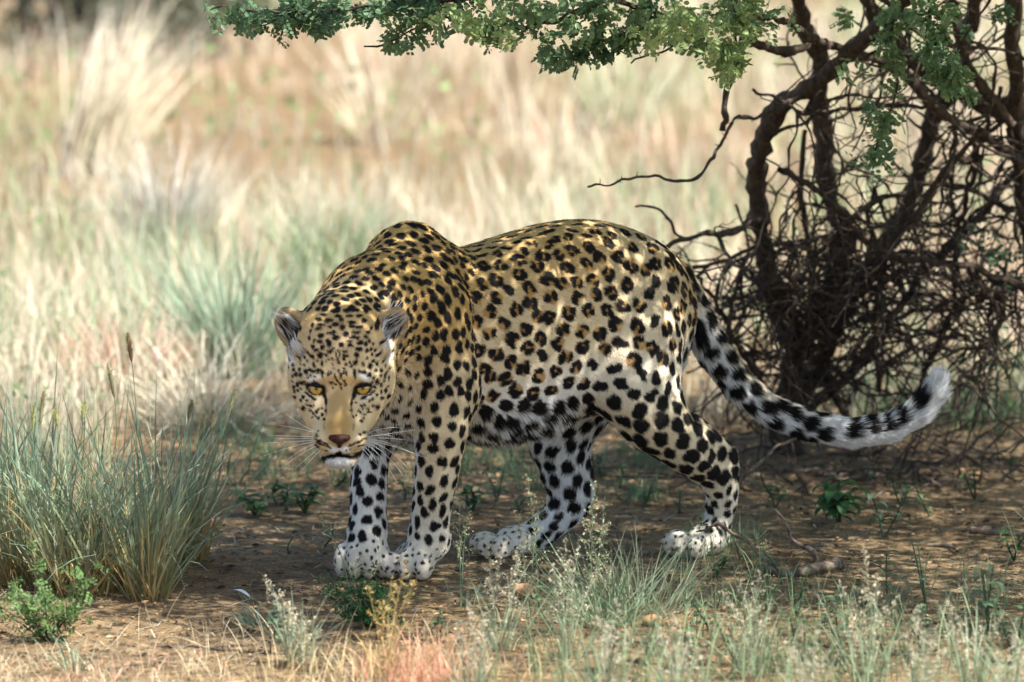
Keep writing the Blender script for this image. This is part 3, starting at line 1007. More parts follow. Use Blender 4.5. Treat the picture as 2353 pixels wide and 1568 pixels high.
ca = cu.attributes.new('col', 'FLOAT_COLOR', 'CURVE')
ca.data.foreach_set('color', colc.reshape(-1))
cu.materials.append(m_fur)
fur = bpy.data.objects.new('fur', cu); COL.objects.link(fur); fur.parent = leo

# ---- eyes
m_eye, nt, b = mat_new('eye_amber')
tc = nt.nodes.new('ShaderNodeTexCoord'); mp = nt.nodes.new('ShaderNodeVectorMath'); mp.operation = 'LENGTH'
sep = nt.nodes.new('ShaderNodeSeparateXYZ'); cmb = nt.nodes.new('ShaderNodeCombineXYZ')
nt.links.new(tc.outputs['Object'], sep.inputs[0]); nt.links.new(sep.outputs[0], cmb.inputs[0]); nt.links.new(sep.outputs[2], cmb.inputs[2])
nt.links.new(cmb.outputs[0], mp.inputs[0])
rp = nt.nodes.new('ShaderNodeValToRGB')
dv = nt.nodes.new('ShaderNodeMath'); dv.operation = 'DIVIDE'; dv.inputs[1].default_value = .02
nt.links.new(mp.outputs['Value'], dv.inputs[0]); nt.links.new(dv.outputs[0], rp.inputs[0])
el = rp.color_ramp.elements
el[0].position = .0; el[0].color = (.004, .004, .004, 1)
el[1].position = .155; el[1].color = (.004, .004, .004, 1)
for ps, c in ((.18, (.42, .25, .03, 1)), (.40, (.58, .38, .05, 1)), (.54, (.45, .24, .03, 1)), (.60, (.02, .012, .008, 1)), (.9, (.01, .008, .008, 1))):
    e = el.new(ps); e.color = c
nt.links.new(rp.outputs[0], b.inputs['Base Color'])
b.inputs['Roughness'].default_value = .06
b.inputs['Coat Weight'].default_value = .6
for sx, ux, vy in ((-1, 727.5, 893), (1, 834, 892)):
    c = H(ux, vy, -.0125)
    vs, fs = uvsphere((0, 0, 0), .0172)
    eo = new_mesh('eye', vs, fs, m_eye, leo)
    eo.location = c-LEO_OFF
    eo.rotation_euler = (math.radians(-7), 0, 0)
# ---- nose leather
m_nose, nt, b = mat_new('nose_leather')
nz_ = nt.nodes.new('ShaderNodeTexNoise'); nz_.inputs['Scale'].default_value = 260
rp = nt.nodes.new('ShaderNodeValToRGB'); rp.color_ramp.elements[0].color = (.012, .006, .005, 1); rp.color_ramp.elements[1].color = (.075, .024, .016, 1)
rp.color_ramp.elements[0].position = .38; rp.color_ramp.elements[1].position = .55
nt.links.new(nz_.outputs[0], rp.inputs[0]); nt.links.new(rp.outputs[0], b.inputs['Base Color'])
b.inputs['Roughness'].default_value = .65; b.inputs['Specular IOR Level'].default_value = .25
NS = SDF()
NS.cone(H(770, 1009, .058), H(790, 1009, .058), .0075, .0075, .004)
NS.cone(H(761, 1006, .055), H(799, 1006, .055), .0050, .0052, .004)
NS.cone(H(780, 1012, .059), H(780, 1026, .053), .0075, .0035, .005)
for sx in (-1, 1):
    NS.ell(H(780+sx*12, 1014, .066), (.0034, .005, .0024), k=.002, op='s')
nv, nf = NS.mesh(.0012, H(780, 1010, .058)-.03, H(780, 1010, .058)+.03, 8)
new_mesh('nose', nv-LEO_OFF, nf, m_nose, leo)
# ---- whiskers
m_wh, nt, b = mat_new('whisker_white'); b.inputs['Base Color'].default_value = (.85, .85, .83, 1); b.inputs['Roughness'].default_value = .35
WH = [((740, 1000), (685, 985), (640, 978)), ((735, 1003), (690, 1003), (615, 1000)), ((735, 1006), (700, 1008), (640, 1008)), ((733, 1010), (680, 1015), (610, 1018)),
      ((742, 1014), (690, 1022), (606, 1048)), ((745, 1016), (700, 1030), (650, 1066)), ((746, 1019), (706, 1036), (640, 1080)), ((742, 1021), (715, 1045), (668, 1085)),
      ((738, 998), (700, 980), (655, 950)), ((750, 1022), (726, 1045), (695, 1080)),
      ((838, 1000), (880, 985), (925, 984)), ((838, 1004), (900, 996), (955, 988)), ((838, 1008), (880, 1007), (940, 1012)), ((838, 1011), (890, 1018), (960, 1048)),
      ((840, 1013), (900, 1025), (985, 1055)), ((835, 1018), (880, 1040), (930, 1098)), ((833, 1020), (870, 1045), (912, 1110)), ((830, 1022), (858, 1050), (880, 1100)),
      ((836, 1016), (885, 1030), (945, 1085)), ((828, 1024), (848, 1048), (872, 1075)), ((842, 1006), (890, 1000), (900, 1010))]
for (a, m_, e) in WH:
    sx = -1 if e[0] < 780 else 1
    A0 = H(*a, .022); M0 = H(*m_, .045); E0 = H(*e, .03)
    t = np.linspace(0, 1, 12)[:, None]
    pts = (1-t)**2*A0+2*t*(1-t)*(2*M0-.5*A0-.5*E0)+t*t*E0
    vs, f = tube(pts, np.linspace(.00055, .00022, 12), 4)
    new_mesh('whisker', vs-LEO_OFF, f, m_wh, leo)
# ------------------------------------------------------------------ thorn tree
m_bark, nt, b = mat_new('bark_dark')
tc = nt.nodes.new('ShaderNodeTexCoord')
nb = nt.nodes.new('ShaderNodeTexNoise'); nb.inputs['Scale'].default_value = 55; nb.inputs['Detail'].default_value = 8; nb.inputs['Roughness'].default_value = .7
mpv = nt.nodes.new('ShaderNodeMapping'); mpv.inputs['Scale'].default_value = (1.6, 1.6, .5)
nt.links.new(tc.outputs['Object'], mpv.inputs[0]); nt.links.new(mpv.outputs[0], nb.inputs['Vector'])
rb = nt.nodes.new('ShaderNodeValToRGB'); rb.color_ramp.elements[0].color = (.012, .009, .007, 1); rb.color_ramp.elements[1].color = (.15, .10, .065, 1)
rb.color_ramp.elements[0].position = .35; rb.color_ramp.elements[1].position = .72
nt.links.new(nb.outputs[0], rb.inputs[0]); nt.links.new(rb.outputs[0], b.inputs['Base Color'])
b.inputs['Roughness'].default_value = .85
bp = nt.nodes.new('ShaderNodeBump'); bp.inputs['Distance'].default_value = .012; bp.inputs['Strength'].default_value = 1.0
nt.links.new(nb.outputs[0], bp.inputs['Height']); nt.links.new(bp.outputs[0], b.inputs['Normal'])

def smooth_path(pts, n):
    pts = np.asarray(pts, float)
    d = np.concatenate([[0], np.cumsum(np.linalg.norm(np.diff(pts, axis=0), axis=1))])
    t = np.linspace(0, d[-1], n)
    return np.stack([cub(t, d, pts[:, k]) for k in range(pts.shape[1])], 1)

def knobby(pts, r0, r1, n=None, sides=6, seed=0, nub=.35):
    """tapered crooked limb with knots and stub thorns"""
    pts = np.asarray(pts, float)
    ln_ = np.linalg.norm(np.diff(pts, axis=0), axis=1).sum()
    n = n or max(5, int(ln_/max(.010, (r0+r1)*.45)))
    n = min(n, 120)
    q = smooth_path(pts, n)
    rr = np.linspace(r0, r1, n)
    k = noise3(q*1.0, 61+seed % 7, 45); k2 = noise3(q, 71, 16)
    rr = rr*(1+nub*(k-.5)*1.6)
    q[1:-1] += (np.stack([noise3(q, 81+j, 14)-.5 for j in range(3)], 1)*(.010+.6*rr[:, None]))[1:-1]
    if r0 < .009:
        q[1:-1] += (np.stack([noise3(q, 91+j, 38)-.5 for j in range(3)], 1)*(.006+1.2*r0))[1:-1]
    v, f = tube(q, rr, sides)
    if r0 > .009:                                     # ridged bark
        ce = np.repeat(q, sides, 0); dd_ = v-ce
        v = ce+dd_*(1+.55*(noise3(v*np.array([1, 1, .35]), 63, 110)-.5)+.35*(noise3(v, 64, 260)-.5))[:, None]
    vs = [v]; fs = [f]; m = len(v)
    nth = int(ln_/.035)
    for i in range(nth):
        j = int(U(1, n-1)); d = R2.normal(size=3); tg = q[j]-q[j-1]; tg /= np.linalg.norm(tg)+1e-9
        d -= tg*(d@tg); d /= np.linalg.norm(d)+1e-9
        d = d+tg*U(-.4, .6)
        l = rr[j]+U(.004, .011)
        tv, tf = tube(np.array([q[j], q[j]+d*l]), [min(rr[j]*.6, .0026), .0004], 3)
        vs.append(tv); fs.append(tf+m); m += len(tv)
    return np.concatenate(vs), np.concatenate(fs), q

TREE_BASE = np.array([.62, 1.55, 0.0])
tree = empty('thorn_tree', TREE_BASE)
tag(tree, 'gnarled thorn tree with tangled bare lower branches and small green leaves', 'tree')
def T3(pts):      # (u, v, y) -> world
    return np.array([P(*q) for q in pts])
LIMBS = [   # name, points (u,v,depth), r0, r1
 ('trunk', [(1808, 1040, 1.6), (1815, 930, 1.55), (1822, 800, 1.5), (1795, 715, 1.4), (1762, 640, 1.3), (1746, 520, 1.2), (1740, 400, 1.1), (1757, 300, 1.0), (1800, 238, .95), (1870, 195, .9), (1960, 120, .8), (2060, 20, .7), (2160, -130, .6)], .029, .016),
 ('trunk', [(1795, 1045, 1.65), (1800, 910, 1.6), (1850, 800, 1.6), (1920, 650, 1.55), (1935, 560, 1.5), (1902, 400, 1.45), (1888, 280, 1.4), (1880, 170, 1.3), (1850, 40, 1.2), (1800, -120, 1.0)], .028, .018),
 ('trunk', [(1830, 1040, 1.7), (1840, 900, 1.7), (1905, 760, 1.75), (1985, 640, 1.8), (2050, 540, 1.8), (2120, 330, 1.7), (2200, 150, 1.5), (2260, -50, 1.3)], .027, .017),
 ('trunk', [(2420, 1035, 1.5), (2400, 800, 1.4), (2370, 560, 1.3), (2345, 330, 1.2), (2330, 100, 1.0), (2330, -120, .9)], .030, .018),
 ('branch', [(2400, 430, 1.2), (2290, 330, 1.1), (2160, 262, 1.0), (2085, 180, .95), (2000, 128, .9), (1900, 112, .8), (1790, 118, .7), (1710, 88, .6)], .015, .009),
 ('branch', [(2400, 300, 1.5), (2300, 250, 1.45), (2180, 190, 1.4), (2090, 130, 1.3), (2010, 30, 1.2), (1940, -80, 1.1)], .026, .018),
 ('branch', [(1725, -30, .45), (1715, 60, .5), (1692, 145, .55), (1668, 232, .6), (1660, 300, .6)], .010, .0075),
 ('branch', [(1840, 215, .9), (1760, 262, .8), (1690, 282, .65), (1640, 360, .55), (1565, 415, .45), (1500, 405, .4), (1440, 410, .35), (1350, 430, .3)], .0062, .0022),
 ('branch', [(1460, 475, .9), (1515, 488, .9), (1575, 548, .95), (1640, 540, 1.0)], .003, .004),
 ('branch', [(1530, 572, .9), (1600, 545, .95), (1690, 530, 1.05), (1745, 498, 1.15)], .006, .009),
 ('branch', [(1790, 390, .95), (1850, 425, 1.0), (1905, 462, 1.05), (1960, 520, 1.1), (2030, 580, 1.15), (2150, 612, 1.2), (2260, 622, 1.2), (2370, 675, 1.2)], .0075, .0115),
 ('branch', [(2400, 650, 1.3), (2305, 682, 1.25), (2290, 760, 1.2), (2240, 840, 1.1), (2190, 902, 1.0), (2192, 945, 1.0)], .0085, .004),
 ('branch', [(2310, 690, 1.25), (2190, 690, 1.2), (2120, 742, 1.2), (2085, 820, 1.2)], .005, .003),
 ('branch', [(2353, 240, 1.3), (2230, 215, 1.25), (2150, 225, 1.2), (2050, 240, 1.2)], .006, .004),
 ('branch', [(1730, 205, .8), (1790, 228, .85), (1850, 260, .9), (1960, 250, 1.0), (2080, 235, 1.1)], .0035, .006),
 ('branch', [(2330, 480, 1.3), (2200, 420, 1.3), (2080, 440, 1.25), (1960, 500, 1.2), (1870, 620, 1.3)], .009, .006),
 ('branch', [(1660, 790, 1.3), (1700, 650, 1.3), (1720, 560, 1.35), (1690, 470, 1.35)], .006, .003),
 ('branch', [(1570, 620, 1.1), (1650, 600, 1.15), (1720, 575, 1.2), (1830, 560, 1.3)], .004, .007),
 ('branch', [(2020, 900, 1.4), (2010, 780, 1.35), (2015, 660, 1.3), (2040, 560, 1.3), (2010, 430, 1.25)], .0075, .004),
 ('branch', [(1880, 880, 1.5), (1930, 740, 1.4), (2060, 560, 1.2), (2150, 420, 1.1), (2250, 300, 1.0)], .012, .007),
 ('branch', [(2120, 880, 1.6), (2180, 720, 1.5), (2200, 560, 1.4), (2230, 420, 1.3), (2300, 200, 1.2)], .010, .006),
 ('branch', [(1860, 940, 1.6), (1990, 820, 1.6), (2110, 640, 1.6), (2230, 520, 1.5), (2380, 330, 1.4)], .013, .009),
 ('branch', [(1760, 900, 1.5), (1700, 800, 1.4), (1650, 700, 1.3), (1600, 640, 1.2)], .008, .004),
 ('branch', [(2180, 0, 1.0), (2200, 90, 1.0), (2260, 200, 1.05), (2330, 290, 1.1)], .014, .010),
 ('branch', [(1990, -20, .6), (2060, 20, .6), (2080, 60, .62), (2180, 100, .65), (2300, 115, .7), (2380, 150, .8)], .006, .004),
 ('branch', [(2280, -20, .5), (2240, 50, .55), (2210, 95, .6)], .004, .003),
 ('branch', [(1960, 1000, 1.6), (1900, 860, 1.55), (1870, 700, 1.45), (1860, 560, 1.4), (1840, 420, 1.35), (1850, 300, 1.3)], .011, .007),
 ('branch', [(1790, 760, 1.5), (1740, 640, 1.5), (1660, 600, 1.5), (1590, 640, 1.45)], .008, .004),
 ('branch', [(1900, 112, .8), (1830, 60, .6), (1740, 40, .4), (1620, 60, .25), (1500, 30, .15), (1380, -10, .1)], .010, .006),
 ('branch', [(1620, 60, .25), (1560, 100, .22), (1510, 125, .2), (1450, 146, .2)], .004, .002),
 ('branch', [(1500, 30, .15), (1440, 80, .12), (1370, 100, .1), (1310, 145, .08)], .004, .002),
 ('branch', [(1400, -20, .1), (1260, 50, .05), (1130, 70, 0), (1010, 45, 0), (940, 75, 0), (880, 104, 0), (836, 107, 0)], .0055, .0018),
 ('branch', [(1150, -30, .0), (1040, 0, 0), (920, 8, -.02), (800, 22, -.03), (690, 30, -.05), (590, 18, -.05), (482, 24, -.05)], .005, .0015),
 ('branch', [(800, 22, -.03), (720, 45, -.02), (620, 50, 0), (582, 62, 0)], .0025, .0014),
 ('branch', [(2060, 20, .5), (2050, 110, .35), (2060, 200, .3), (2020, 290, .3), (2005, 390, .3)], .0045, .0016),
 ('branch', [(2150, -40, .3), (2140, 60, .25), (2160, 140, .2), (2200, 210, .2)], .0045, .0018),
 ('branch', [(1700, -30, .1), (1690, 60, .05), (1680, 120, 0), (1660, 175, 0)], .004, .0016),
]
limb_paths = []
for i, (nm, pts, r0, r1) in enumerate(LIMBS):
    w3 = T3(pts)
    if nm == 'trunk' and pts[0][1] > 1000: w3[0, 2] = -.03
    v, f, q = knobby(w3, r0*.86, r1*.86, sides=12 if r0 > .012 else 7, seed=i, nub=.45)
    new_mesh(nm, v-TREE_BASE, f, m_bark, tree)
    limb_paths.append((q, r0, r1))

# twigs that fill the tangle
def twig_path(start, d, L, n=9, wander=.55, sag=.0):
    p = np.array(start, float); d = d/np.linalg.norm(d); out = [p.copy()]
    for _ in range(n-1):
        d = d+R2.normal(0, wander*.35, 3)+np.array([0, 0, sag]); d /= np.linalg.norm(d)
        p = p+d*L/(n-1); out.append(p.copy())
    return np.array(out)
allq = np.concatenate([q for q, r0, r1 in limb_paths[:28]])
au, av = project(allq)
wz = (av > 120) & (av < 960) & (au > 1640)
wgt_ = np.where(wz, 1.0, 0.0)*(1+2.2*np.exp(-((av-740)/190)**2))
wgt_ /= wgt_.sum()
nt_made = 0
fine = Bag()
for i in range(490):
    s0 = allq[R2.choice(len(allq), p=wgt_)]
    d = R2.normal(size=3)*np.array([1, .7, 1.0])+np.array([0, 0, -.15])
    L = U(.14, .52)
    q = twig_path(s0, d, L, 9, .7, -.03)
    if q[:, 2].min() < .02: continue
    r = U(.0016, .0046)
    v, f, qq = knobby(q, r, r*.45, sides=4 if r < .0025 else 5, seed=i, nub=.6)
    uu, vv = project(qq)
    if np.any((uu < 1500)): continue
    if np.any((uu < 1740) & (vv < 520)): continue
    if r > .0024 and nt_made < 170:
        new_mesh('twig', v-TREE_BASE, f, m_bark, tree); nt_made += 1
    else:
        fine.add(v, f, (.05, .035, .025))
    # forked side shoot
    for _ in range(2):
        k = int(U(2, len(qq)-2)); d2 = R2.normal(size=3)
        q2 = twig_path(qq[k], d2, U(.05, .16), 6, .8, -.02)
        if q2[:, 2].min() < .01: continue
        v2, f2, _q = knobby(q2, r*.6, r*.25, sides=4, seed=i, nub=.5)
        fine.add(v2, f2, (.05, .035, .025))
# low brush at the foot of the tree
for i in range(95):
    u0 = U(1560, 2353); y0 = U(.9, 2.1)
    g0 = P(u0, 900, y0); g0[2] = U(.0, .03)
    d = np.array([R2.normal()*.8, R2.normal()*.6, U(.25, 1.2)])
    q = twig_path(g0, d, U(.12, .36), 8, .6, -.06); q[:, 2] = np.maximum(q[:, 2], .004)
    r = U(.0014, .0034)
    v, f, qq = knobby(q, r, r*.4, sides=4, seed=i, nub=.5)
    fine.add(v, f, (.05, .035, .025))
tw_o = fine.build('fine_twigs', m_bark, tree, TREE_BASE); tw_o['kind'] = 'stuff'

# foliage: small twice-compound leaves
LEAF_A = srgb(126, 152, 108); LEAF_B = srgb(172, 190, 128); LEAF_D = srgb(92, 122, 92)
def sprig(bag, root, d, n_leaf, size, col, spread=.030):
    """a tuft of pinnate leaves at root"""
    for _ in range(n_leaf):
        dd = d+R2.normal(0, .75, 3); dd[2] -= .25; dd /= np.linalg.norm(dd)
        L = U(.7, 1.3)*spread
        nn = R2.normal(size=3)+np.array([0, -.3, 1.2]); nn -= dd*(nn@dd); nn /= np.linalg.norm(nn)+1e-9
        sd = np.cross(nn, dd)
        k = int(U(3, 6.5))
        t = (np.arange(k)+.6)/k
        cpos = root+dd*(t*L)[:, None]
        for sg in (-1, 1):
            ax = sd*sg+dd*.45
            c = cpos+ax/np.linalg.norm(ax)*size*.55
            ovals(bag, c, np.tile(ax, (k, 1))+R2.normal(0, .12, (k, 3)), np.tile(nn, (k, 1))+R2.normal(0, .35, (k, 3)), size*U(.8, 1.15, k), size*.66*U(.85, 1.1, k), vary(col, k, .2, .06))
leaf = Bag()
def along(idx, n, col, size=.0125, vlim=None, nl=(2, 4), spread=.030):
    q, r0, r1 = limb_paths[idx]
    for _ in range(n):
        j = int(U(1, len(q)-1))
        if vlim is not None:
            uu, vv = project(q[j])
            if not vlim(uu, vv): continue
        d = R2.normal(size=3)*np.array([1, .8, .8]); d[2] -= .3
        off = R2.normal(0, .012, 3)
        sprig(leaf, q[j]+off, d/np.linalg.norm(d), int(U(*nl)+.5), size*U(.85, 1.2), mixv(LEAF_A, col, U(0, 1)), spread)
def mixv(a, b_, t): return a+(b_-a)*t
along(31, 60, LEAF_A, vlim=lambda u, v: u > 900)
along(32, 55, LEAF_D); along(33, 22, LEAF_D)
along(30, 40, LEAF_D); along(29, 20, LEAF_A, vlim=lambda u, v: u > 1530)
along(28, 70, LEAF_B, vlim=lambda u, v: u < 1760)
along(34, 34, LEAF_A); along(35, 46, LEAF_A); along(36, 40, LEAF_B)
# hanging clusters traced from the photograph: centre px, spread px, depth, count, colour
for (u, v, su, sv, y, n, c) in [(560, 30, 60, 18, 0, 14, LEAF_D), (690, 35, 70, 20, .02, 26, LEAF_D), (790, 20, 60, 22, 0, 22, LEAF_D), (970, 78, 45, 26, .0, 20, LEAF_D), (1060, 30, 70, 30, -.12, 36, LEAF_B), (1130, 60, 60, 32, -.1, 34, LEAF_B),
    (1250, 20, 70, 22, .0, 34, LEAF_A), (1270, 115, 45, 30, .05, 34, LEAF_D), (1330, 70, 40, 30, .05, 26, LEAF_A), (1420, 30, 70, 30, 0, 40, LEAF_A), (1500, 70, 55, 30, -.15, 34, LEAF_B), (1580, 40, 55, 36, -.15, 36, LEAF_B), (1640, 80, 36, 40, -.12, 30, LEAF_B),
    (1690, 130, 24, 26, .0, 16, LEAF_B), (1740, 40, 50, 30, .1, 24, LEAF_A), (1180, 10, 60, 16, 0, 24, LEAF_A), (900, 10, 60, 14, .0, 20, LEAF_A), (2140, 60, 40, 50, .2, 28, LEAF_A), (2170, 140, 45, 40, .2, 28, LEAF_D), (2200, 190, 30, 25, .2, 14, LEAF_A),
    (1945, 150, 30, 22, .3, 12, LEAF_A), (2010, 262, 36, 26, .3, 15, LEAF_D), (2010, 365, 16, 32, .3, 10, LEAF_D), (1930, 50, 40, 30, .5, 12, LEAF_A), (2290, 560, 60, 45, 1.3, 30, LEAF_D), (2310, 640, 50, 30, 1.3, 18, LEAF_D), (2240, 30, 60, 30, .6, 16, LEAF_D)]:
    for _ in range(int(n*.44)):
        s0 = P(u+R2.normal()*su*.6, v+R2.normal()*sv*.6, y+R2.normal()*.07)
        sprig(leaf, s0, R2.normal(size=3)*.6+np.array([0, -.2, -.3]), int(U(1.5, 3.2)), .0128*U(.85, 1.15), mixv(c, LEAF_A, U(0, .5)))
# crown above: the clumps that throw the dappled shade
NCL = 2100
crown_pts = []
HOLES = []
for _ in range(NCL):
    gxp = U(-1.25, 2.3); gyp = U(-1.15, 2.6)                       # where the clump's shadow falls
    z = U(1.28, 2.25)
    if gxp < -.74 and U(0, 1) < .80: continue
    if gyp < -.62+.25*math.sin(gxp*5.1) and U(0, 1) < .66: continue
    crown_pts.append(np.array([gxp, gyp, 0])+SUN*(z/SUN[2]))
for _ in range(170):                                              # denser over the place where the cat walks
    gxp = U(-.75, .75); gyp = U(-.45, .95); z = U(1.3, 2.2)
    crown_pts.append(np.array([gxp, gyp, 0])+SUN*(z/SUN[2]))
crown_pts = np.array(crown_pts)
for c in crown_pts:
    k = int(U(34, 74)); rad_ = U(.04, .11)
    ctr = c+R2.normal(size=(k, 3))*rad_*np.array([1, 1, .55])
    uu, vv = project(ctr)
    inframe = (vv > -25) & (uu > -60) & (uu < 2420)
    ctr = ctr[~inframe]; k = len(ctr)
    if not k: continue
    ax = R2.normal(size=(k, 3)); nn = R2.normal(size=(k, 3))*.7+np.array([0, 0, 1.0])
    ovals(leaf, ctr, ax, nn, U(.016, .034, k), U(.012, .022, k), vary(LEAF_A, k, .2, .06))
crown = leaf.build('crown', M_LEAF, tree, TREE_BASE); crown['kind'] = 'stuff'
# limbs carrying the crown
fork = P(2000, -60, .8); fork[2] = max(fork[2], 1.2)
for i in range(14):
    tgt = crown_pts[R2.integers(len(crown_pts))]
    a = limb_paths[[0, 1, 2, 3, 5][i % 5]][0][-1]
    mid = (a+tgt)/2+np.array([0, 0, .25])
    v, f, q = knobby([a, mid, tgt], .012, .003, sides=5, seed=i)
    uu, vv = project(q)
    if np.any((vv > 0) & (uu > 0) & (uu < 2353) & (np.arange(len(uu)) > 3)): continue
    new_mesh('branch', v-TREE_BASE, f, m_bark, tree)
# ------------------------------------------------------------------ grass of the plain behind
STRAW = srgb(222, 213, 190); STRAW2 = srgb(194, 181, 152); GREENG = srgb(142, 156, 108); BLUEG = srgb(142, 162, 136); PINK = srgb(200, 150, 132); GREYG = srgb(196, 190, 176)
def lay(n, x0, x1, y0, y1):
    x = U(x0, x1, n); y = U(y0, y1, n)
    return np.stack([x, y, np.zeros(n)], 1)
def clumped(n, x0, x1, y0, y1, nc, sd):
    c = lay(nc, x0, x1, y0, y1); i = R2.integers(nc, size=n)
    p = c[i]+np.concatenate([R2.normal(0, sd, (n, 2)), np.zeros((n, 1))], 1)
    return p
def shade_side(p):      # bare ground under the tree
    return (p[:, 0] > -.85) & (p[:, 1] < 2.0) | (p[:, 0] > -1.2) & (p[:, 1] < 1.2)
def pick(p, seed, sc, thr, w=.12):
    return U(0, 1, len(p)) < sstep_(thr-w, thr+w, noise3(p*np.array([1, .6, 1]), seed, sc))
bgb = Bag()
def field(n, x0, x1, y0, y1, nc, sd, hl, hh, cb, ct, wl, wh, seed, thr, sc=.8):
    p = clumped(n, x0, x1, y0, y1, nc, sd)
    p = p[~shade_side(p) & (p[:, 1] > .75)]
    p = p[pick(p, seed, sc, thr)]
    m = len(p)
    L = U(hl, hh, m)
    blades(bgb, p, L, U(wl, wh, m), U(0, 6.28, m), np.abs(R2.normal(0, .22, m)), U(.0, 1.3, m), vary(cb, m, .2), vary(ct, m, .22), 4)
field(34000, -5, 5, 1.0, 6.5, 1100, .10, .05, .25, STRAW2, STRAW, .0022, .0045, 101, .42)
field(42000, -7, 7, 5.0, 17, 1500, .16, .07, .26, STRAW2, STRAW, .004, .008, 102, .36)
field(9000, -7, 7, 4.0, 16, 120, .22, .10, .30, srgb(172, 146, 116), srgb(214, 190, 164), .004, .008, 108, .47)
field(4000, -6, 6, 6.0, 15, 60, .30, .10, .30, srgb(120, 104, 84), srgb(160, 140, 120), .004, .008, 109, .5)
field(9000, -5, 1.2, 1.0, 7, 300, .10, .07, .28, GREENG, BLUEG, .003, .006, 103, .38)
field(9000, -7, 7, 5, 16, 260, .2, .07, .25, GREENG, GREENG*.9+STRAW*.2, .004, .009, 104, .45)
field(6000, -6, 3, 7.5, 15, 90, .30, .08, .24, STRAW2, PINK, .004, .008, 105, .40)
field(5000, -4, 5, 1.4, 6, 120, .14, .08, .22, STRAW2, PINK, .003, .006, 106, .55)
field(9000, -6, 6, 1.2, 12, 300, .2, .06, .2, STRAW2*.8, GREYG, .003, .006, 107, .45)
field(7000, -2.6, -.75, 1.3, 4.5, 260, .10, .05, .24, STRAW2, STRAW, .002, .0045, 121, -.5)
field(3500, -2.6, -.75, 1.3, 5.5, 120, .08, .05, .26, GREENG, BLUEG, .0025, .005, 122, .3)
# far plain beyond the picture's upper edge
far_p = clumped(16000, -30, 30, 16, 60, 700, .5); m = len(far_p)
blades(bgb, far_p, U(.2, .5, m), U(.012, .025, m), U(0, 6.28, m), np.abs(R2.normal(0, .25, m)), U(0, 1.2, m), vary(STRAW2, m), vary(STRAW, m), 3)
# beside the picture
for (x0, x1) in ((-16, -5), (5, 16)):
    q = clumped(5000, x0, x1, -4, 16, 260, .25); m = len(q)
    blades(bgb, q, U(.14, .42, m), U(.006, .012, m), U(0, 6.28, m), np.abs(R2.normal(0, .22, m)), U(0, 1.3, m), vary(STRAW2, m), vary(STRAW, m), 3)
tag(bgb.build('savanna_grass', M_STRAW), 'sunlit pale dry grass covering the plain behind the leopard', 'grass', kind='stuff')
# low forbs mixed in: broad green leaves
fb = Bag()
def forb_field(n, x0, x1, y0, y1, nc, sd, seed, thr, hmax, size, col):
    p = clumped(n, x0, x1, y0, y1, nc, sd); p = p[~shade_side(p) & (p[:, 1] > .75)]; p = p[pick(p, seed, .9, thr)]
    m = len(p); p[:, 2] = U(.01, hmax, m)
    ovals(fb, p, R2.normal(size=(m, 3)), R2.normal(size=(m, 3))*.6+np.array([0, -.3, .8]), size*U(.7, 1.3, m), size*.5*U(.7, 1.2, m), vary(col, m, .25))
forb_field(6000, -5, 0.5, 1.0, 6.5, 110, .10, 111, .42, .13, .016, srgb(112, 142, 92))
forb_field(5000, -6, 6, 4, 14, 70, .22, 112, .45, .3, .04, srgb(128, 148, 96))
forb_field(2600, .6, 2.4, 2.0, 4.5, 30, .10, 113, .3, .16, .022, srgb(98, 132, 84))
tag(fb.build('ground_herbs', M_LEAF), 'scattered low green herbs among the dry grass', 'herbs', kind='stuff')

# countable tussocks behind: base px, depth comes from the ground row
def tussock(name, label, group, u, v, n, h, spread, w, cb, ct, lean=.25, bend=(.2, 1.1), az=None, cat='grass tussock', rad=.05, seg=6, straw=.0, heads=None, matx=None, part='blades'):
    g = G(u, v)
    o = empty(name, g)
    tag(o, label, cat, group, 'thing')
    bag = Bag()
    a = U(0, 6.28, n); r = np.sqrt(U(0, 1, n))*rad
    p = np.stack([g[0]+r*np.cos(a), g[1]+r*np.sin(a), np.zeros(n)], 1)
    azz = a+R2.normal(0, .5, n) if az is None else az+R2.normal(0, .5, n)
    ln_ = np.abs(R2.normal(0, lean, n))+r/rad*spread
    L = h*U(.5, 1.0, n)
    dry = U(0, 1, n) < straw
    c1 = np.where(dry[:, None], vary(STRAW2, n), vary(cb, n)); c2 = np.where(dry[:, None], vary(STRAW, n), vary(ct, n))
    blades(bag, p, L, w*U(.6, 1.2, n), azz, ln_, U(bend[0], bend[1], n), c1, c2, seg)
    b_ = bag.build(part, matx or M_GRASS, o, g); b_['kind'] = 'stuff'
    return o, g
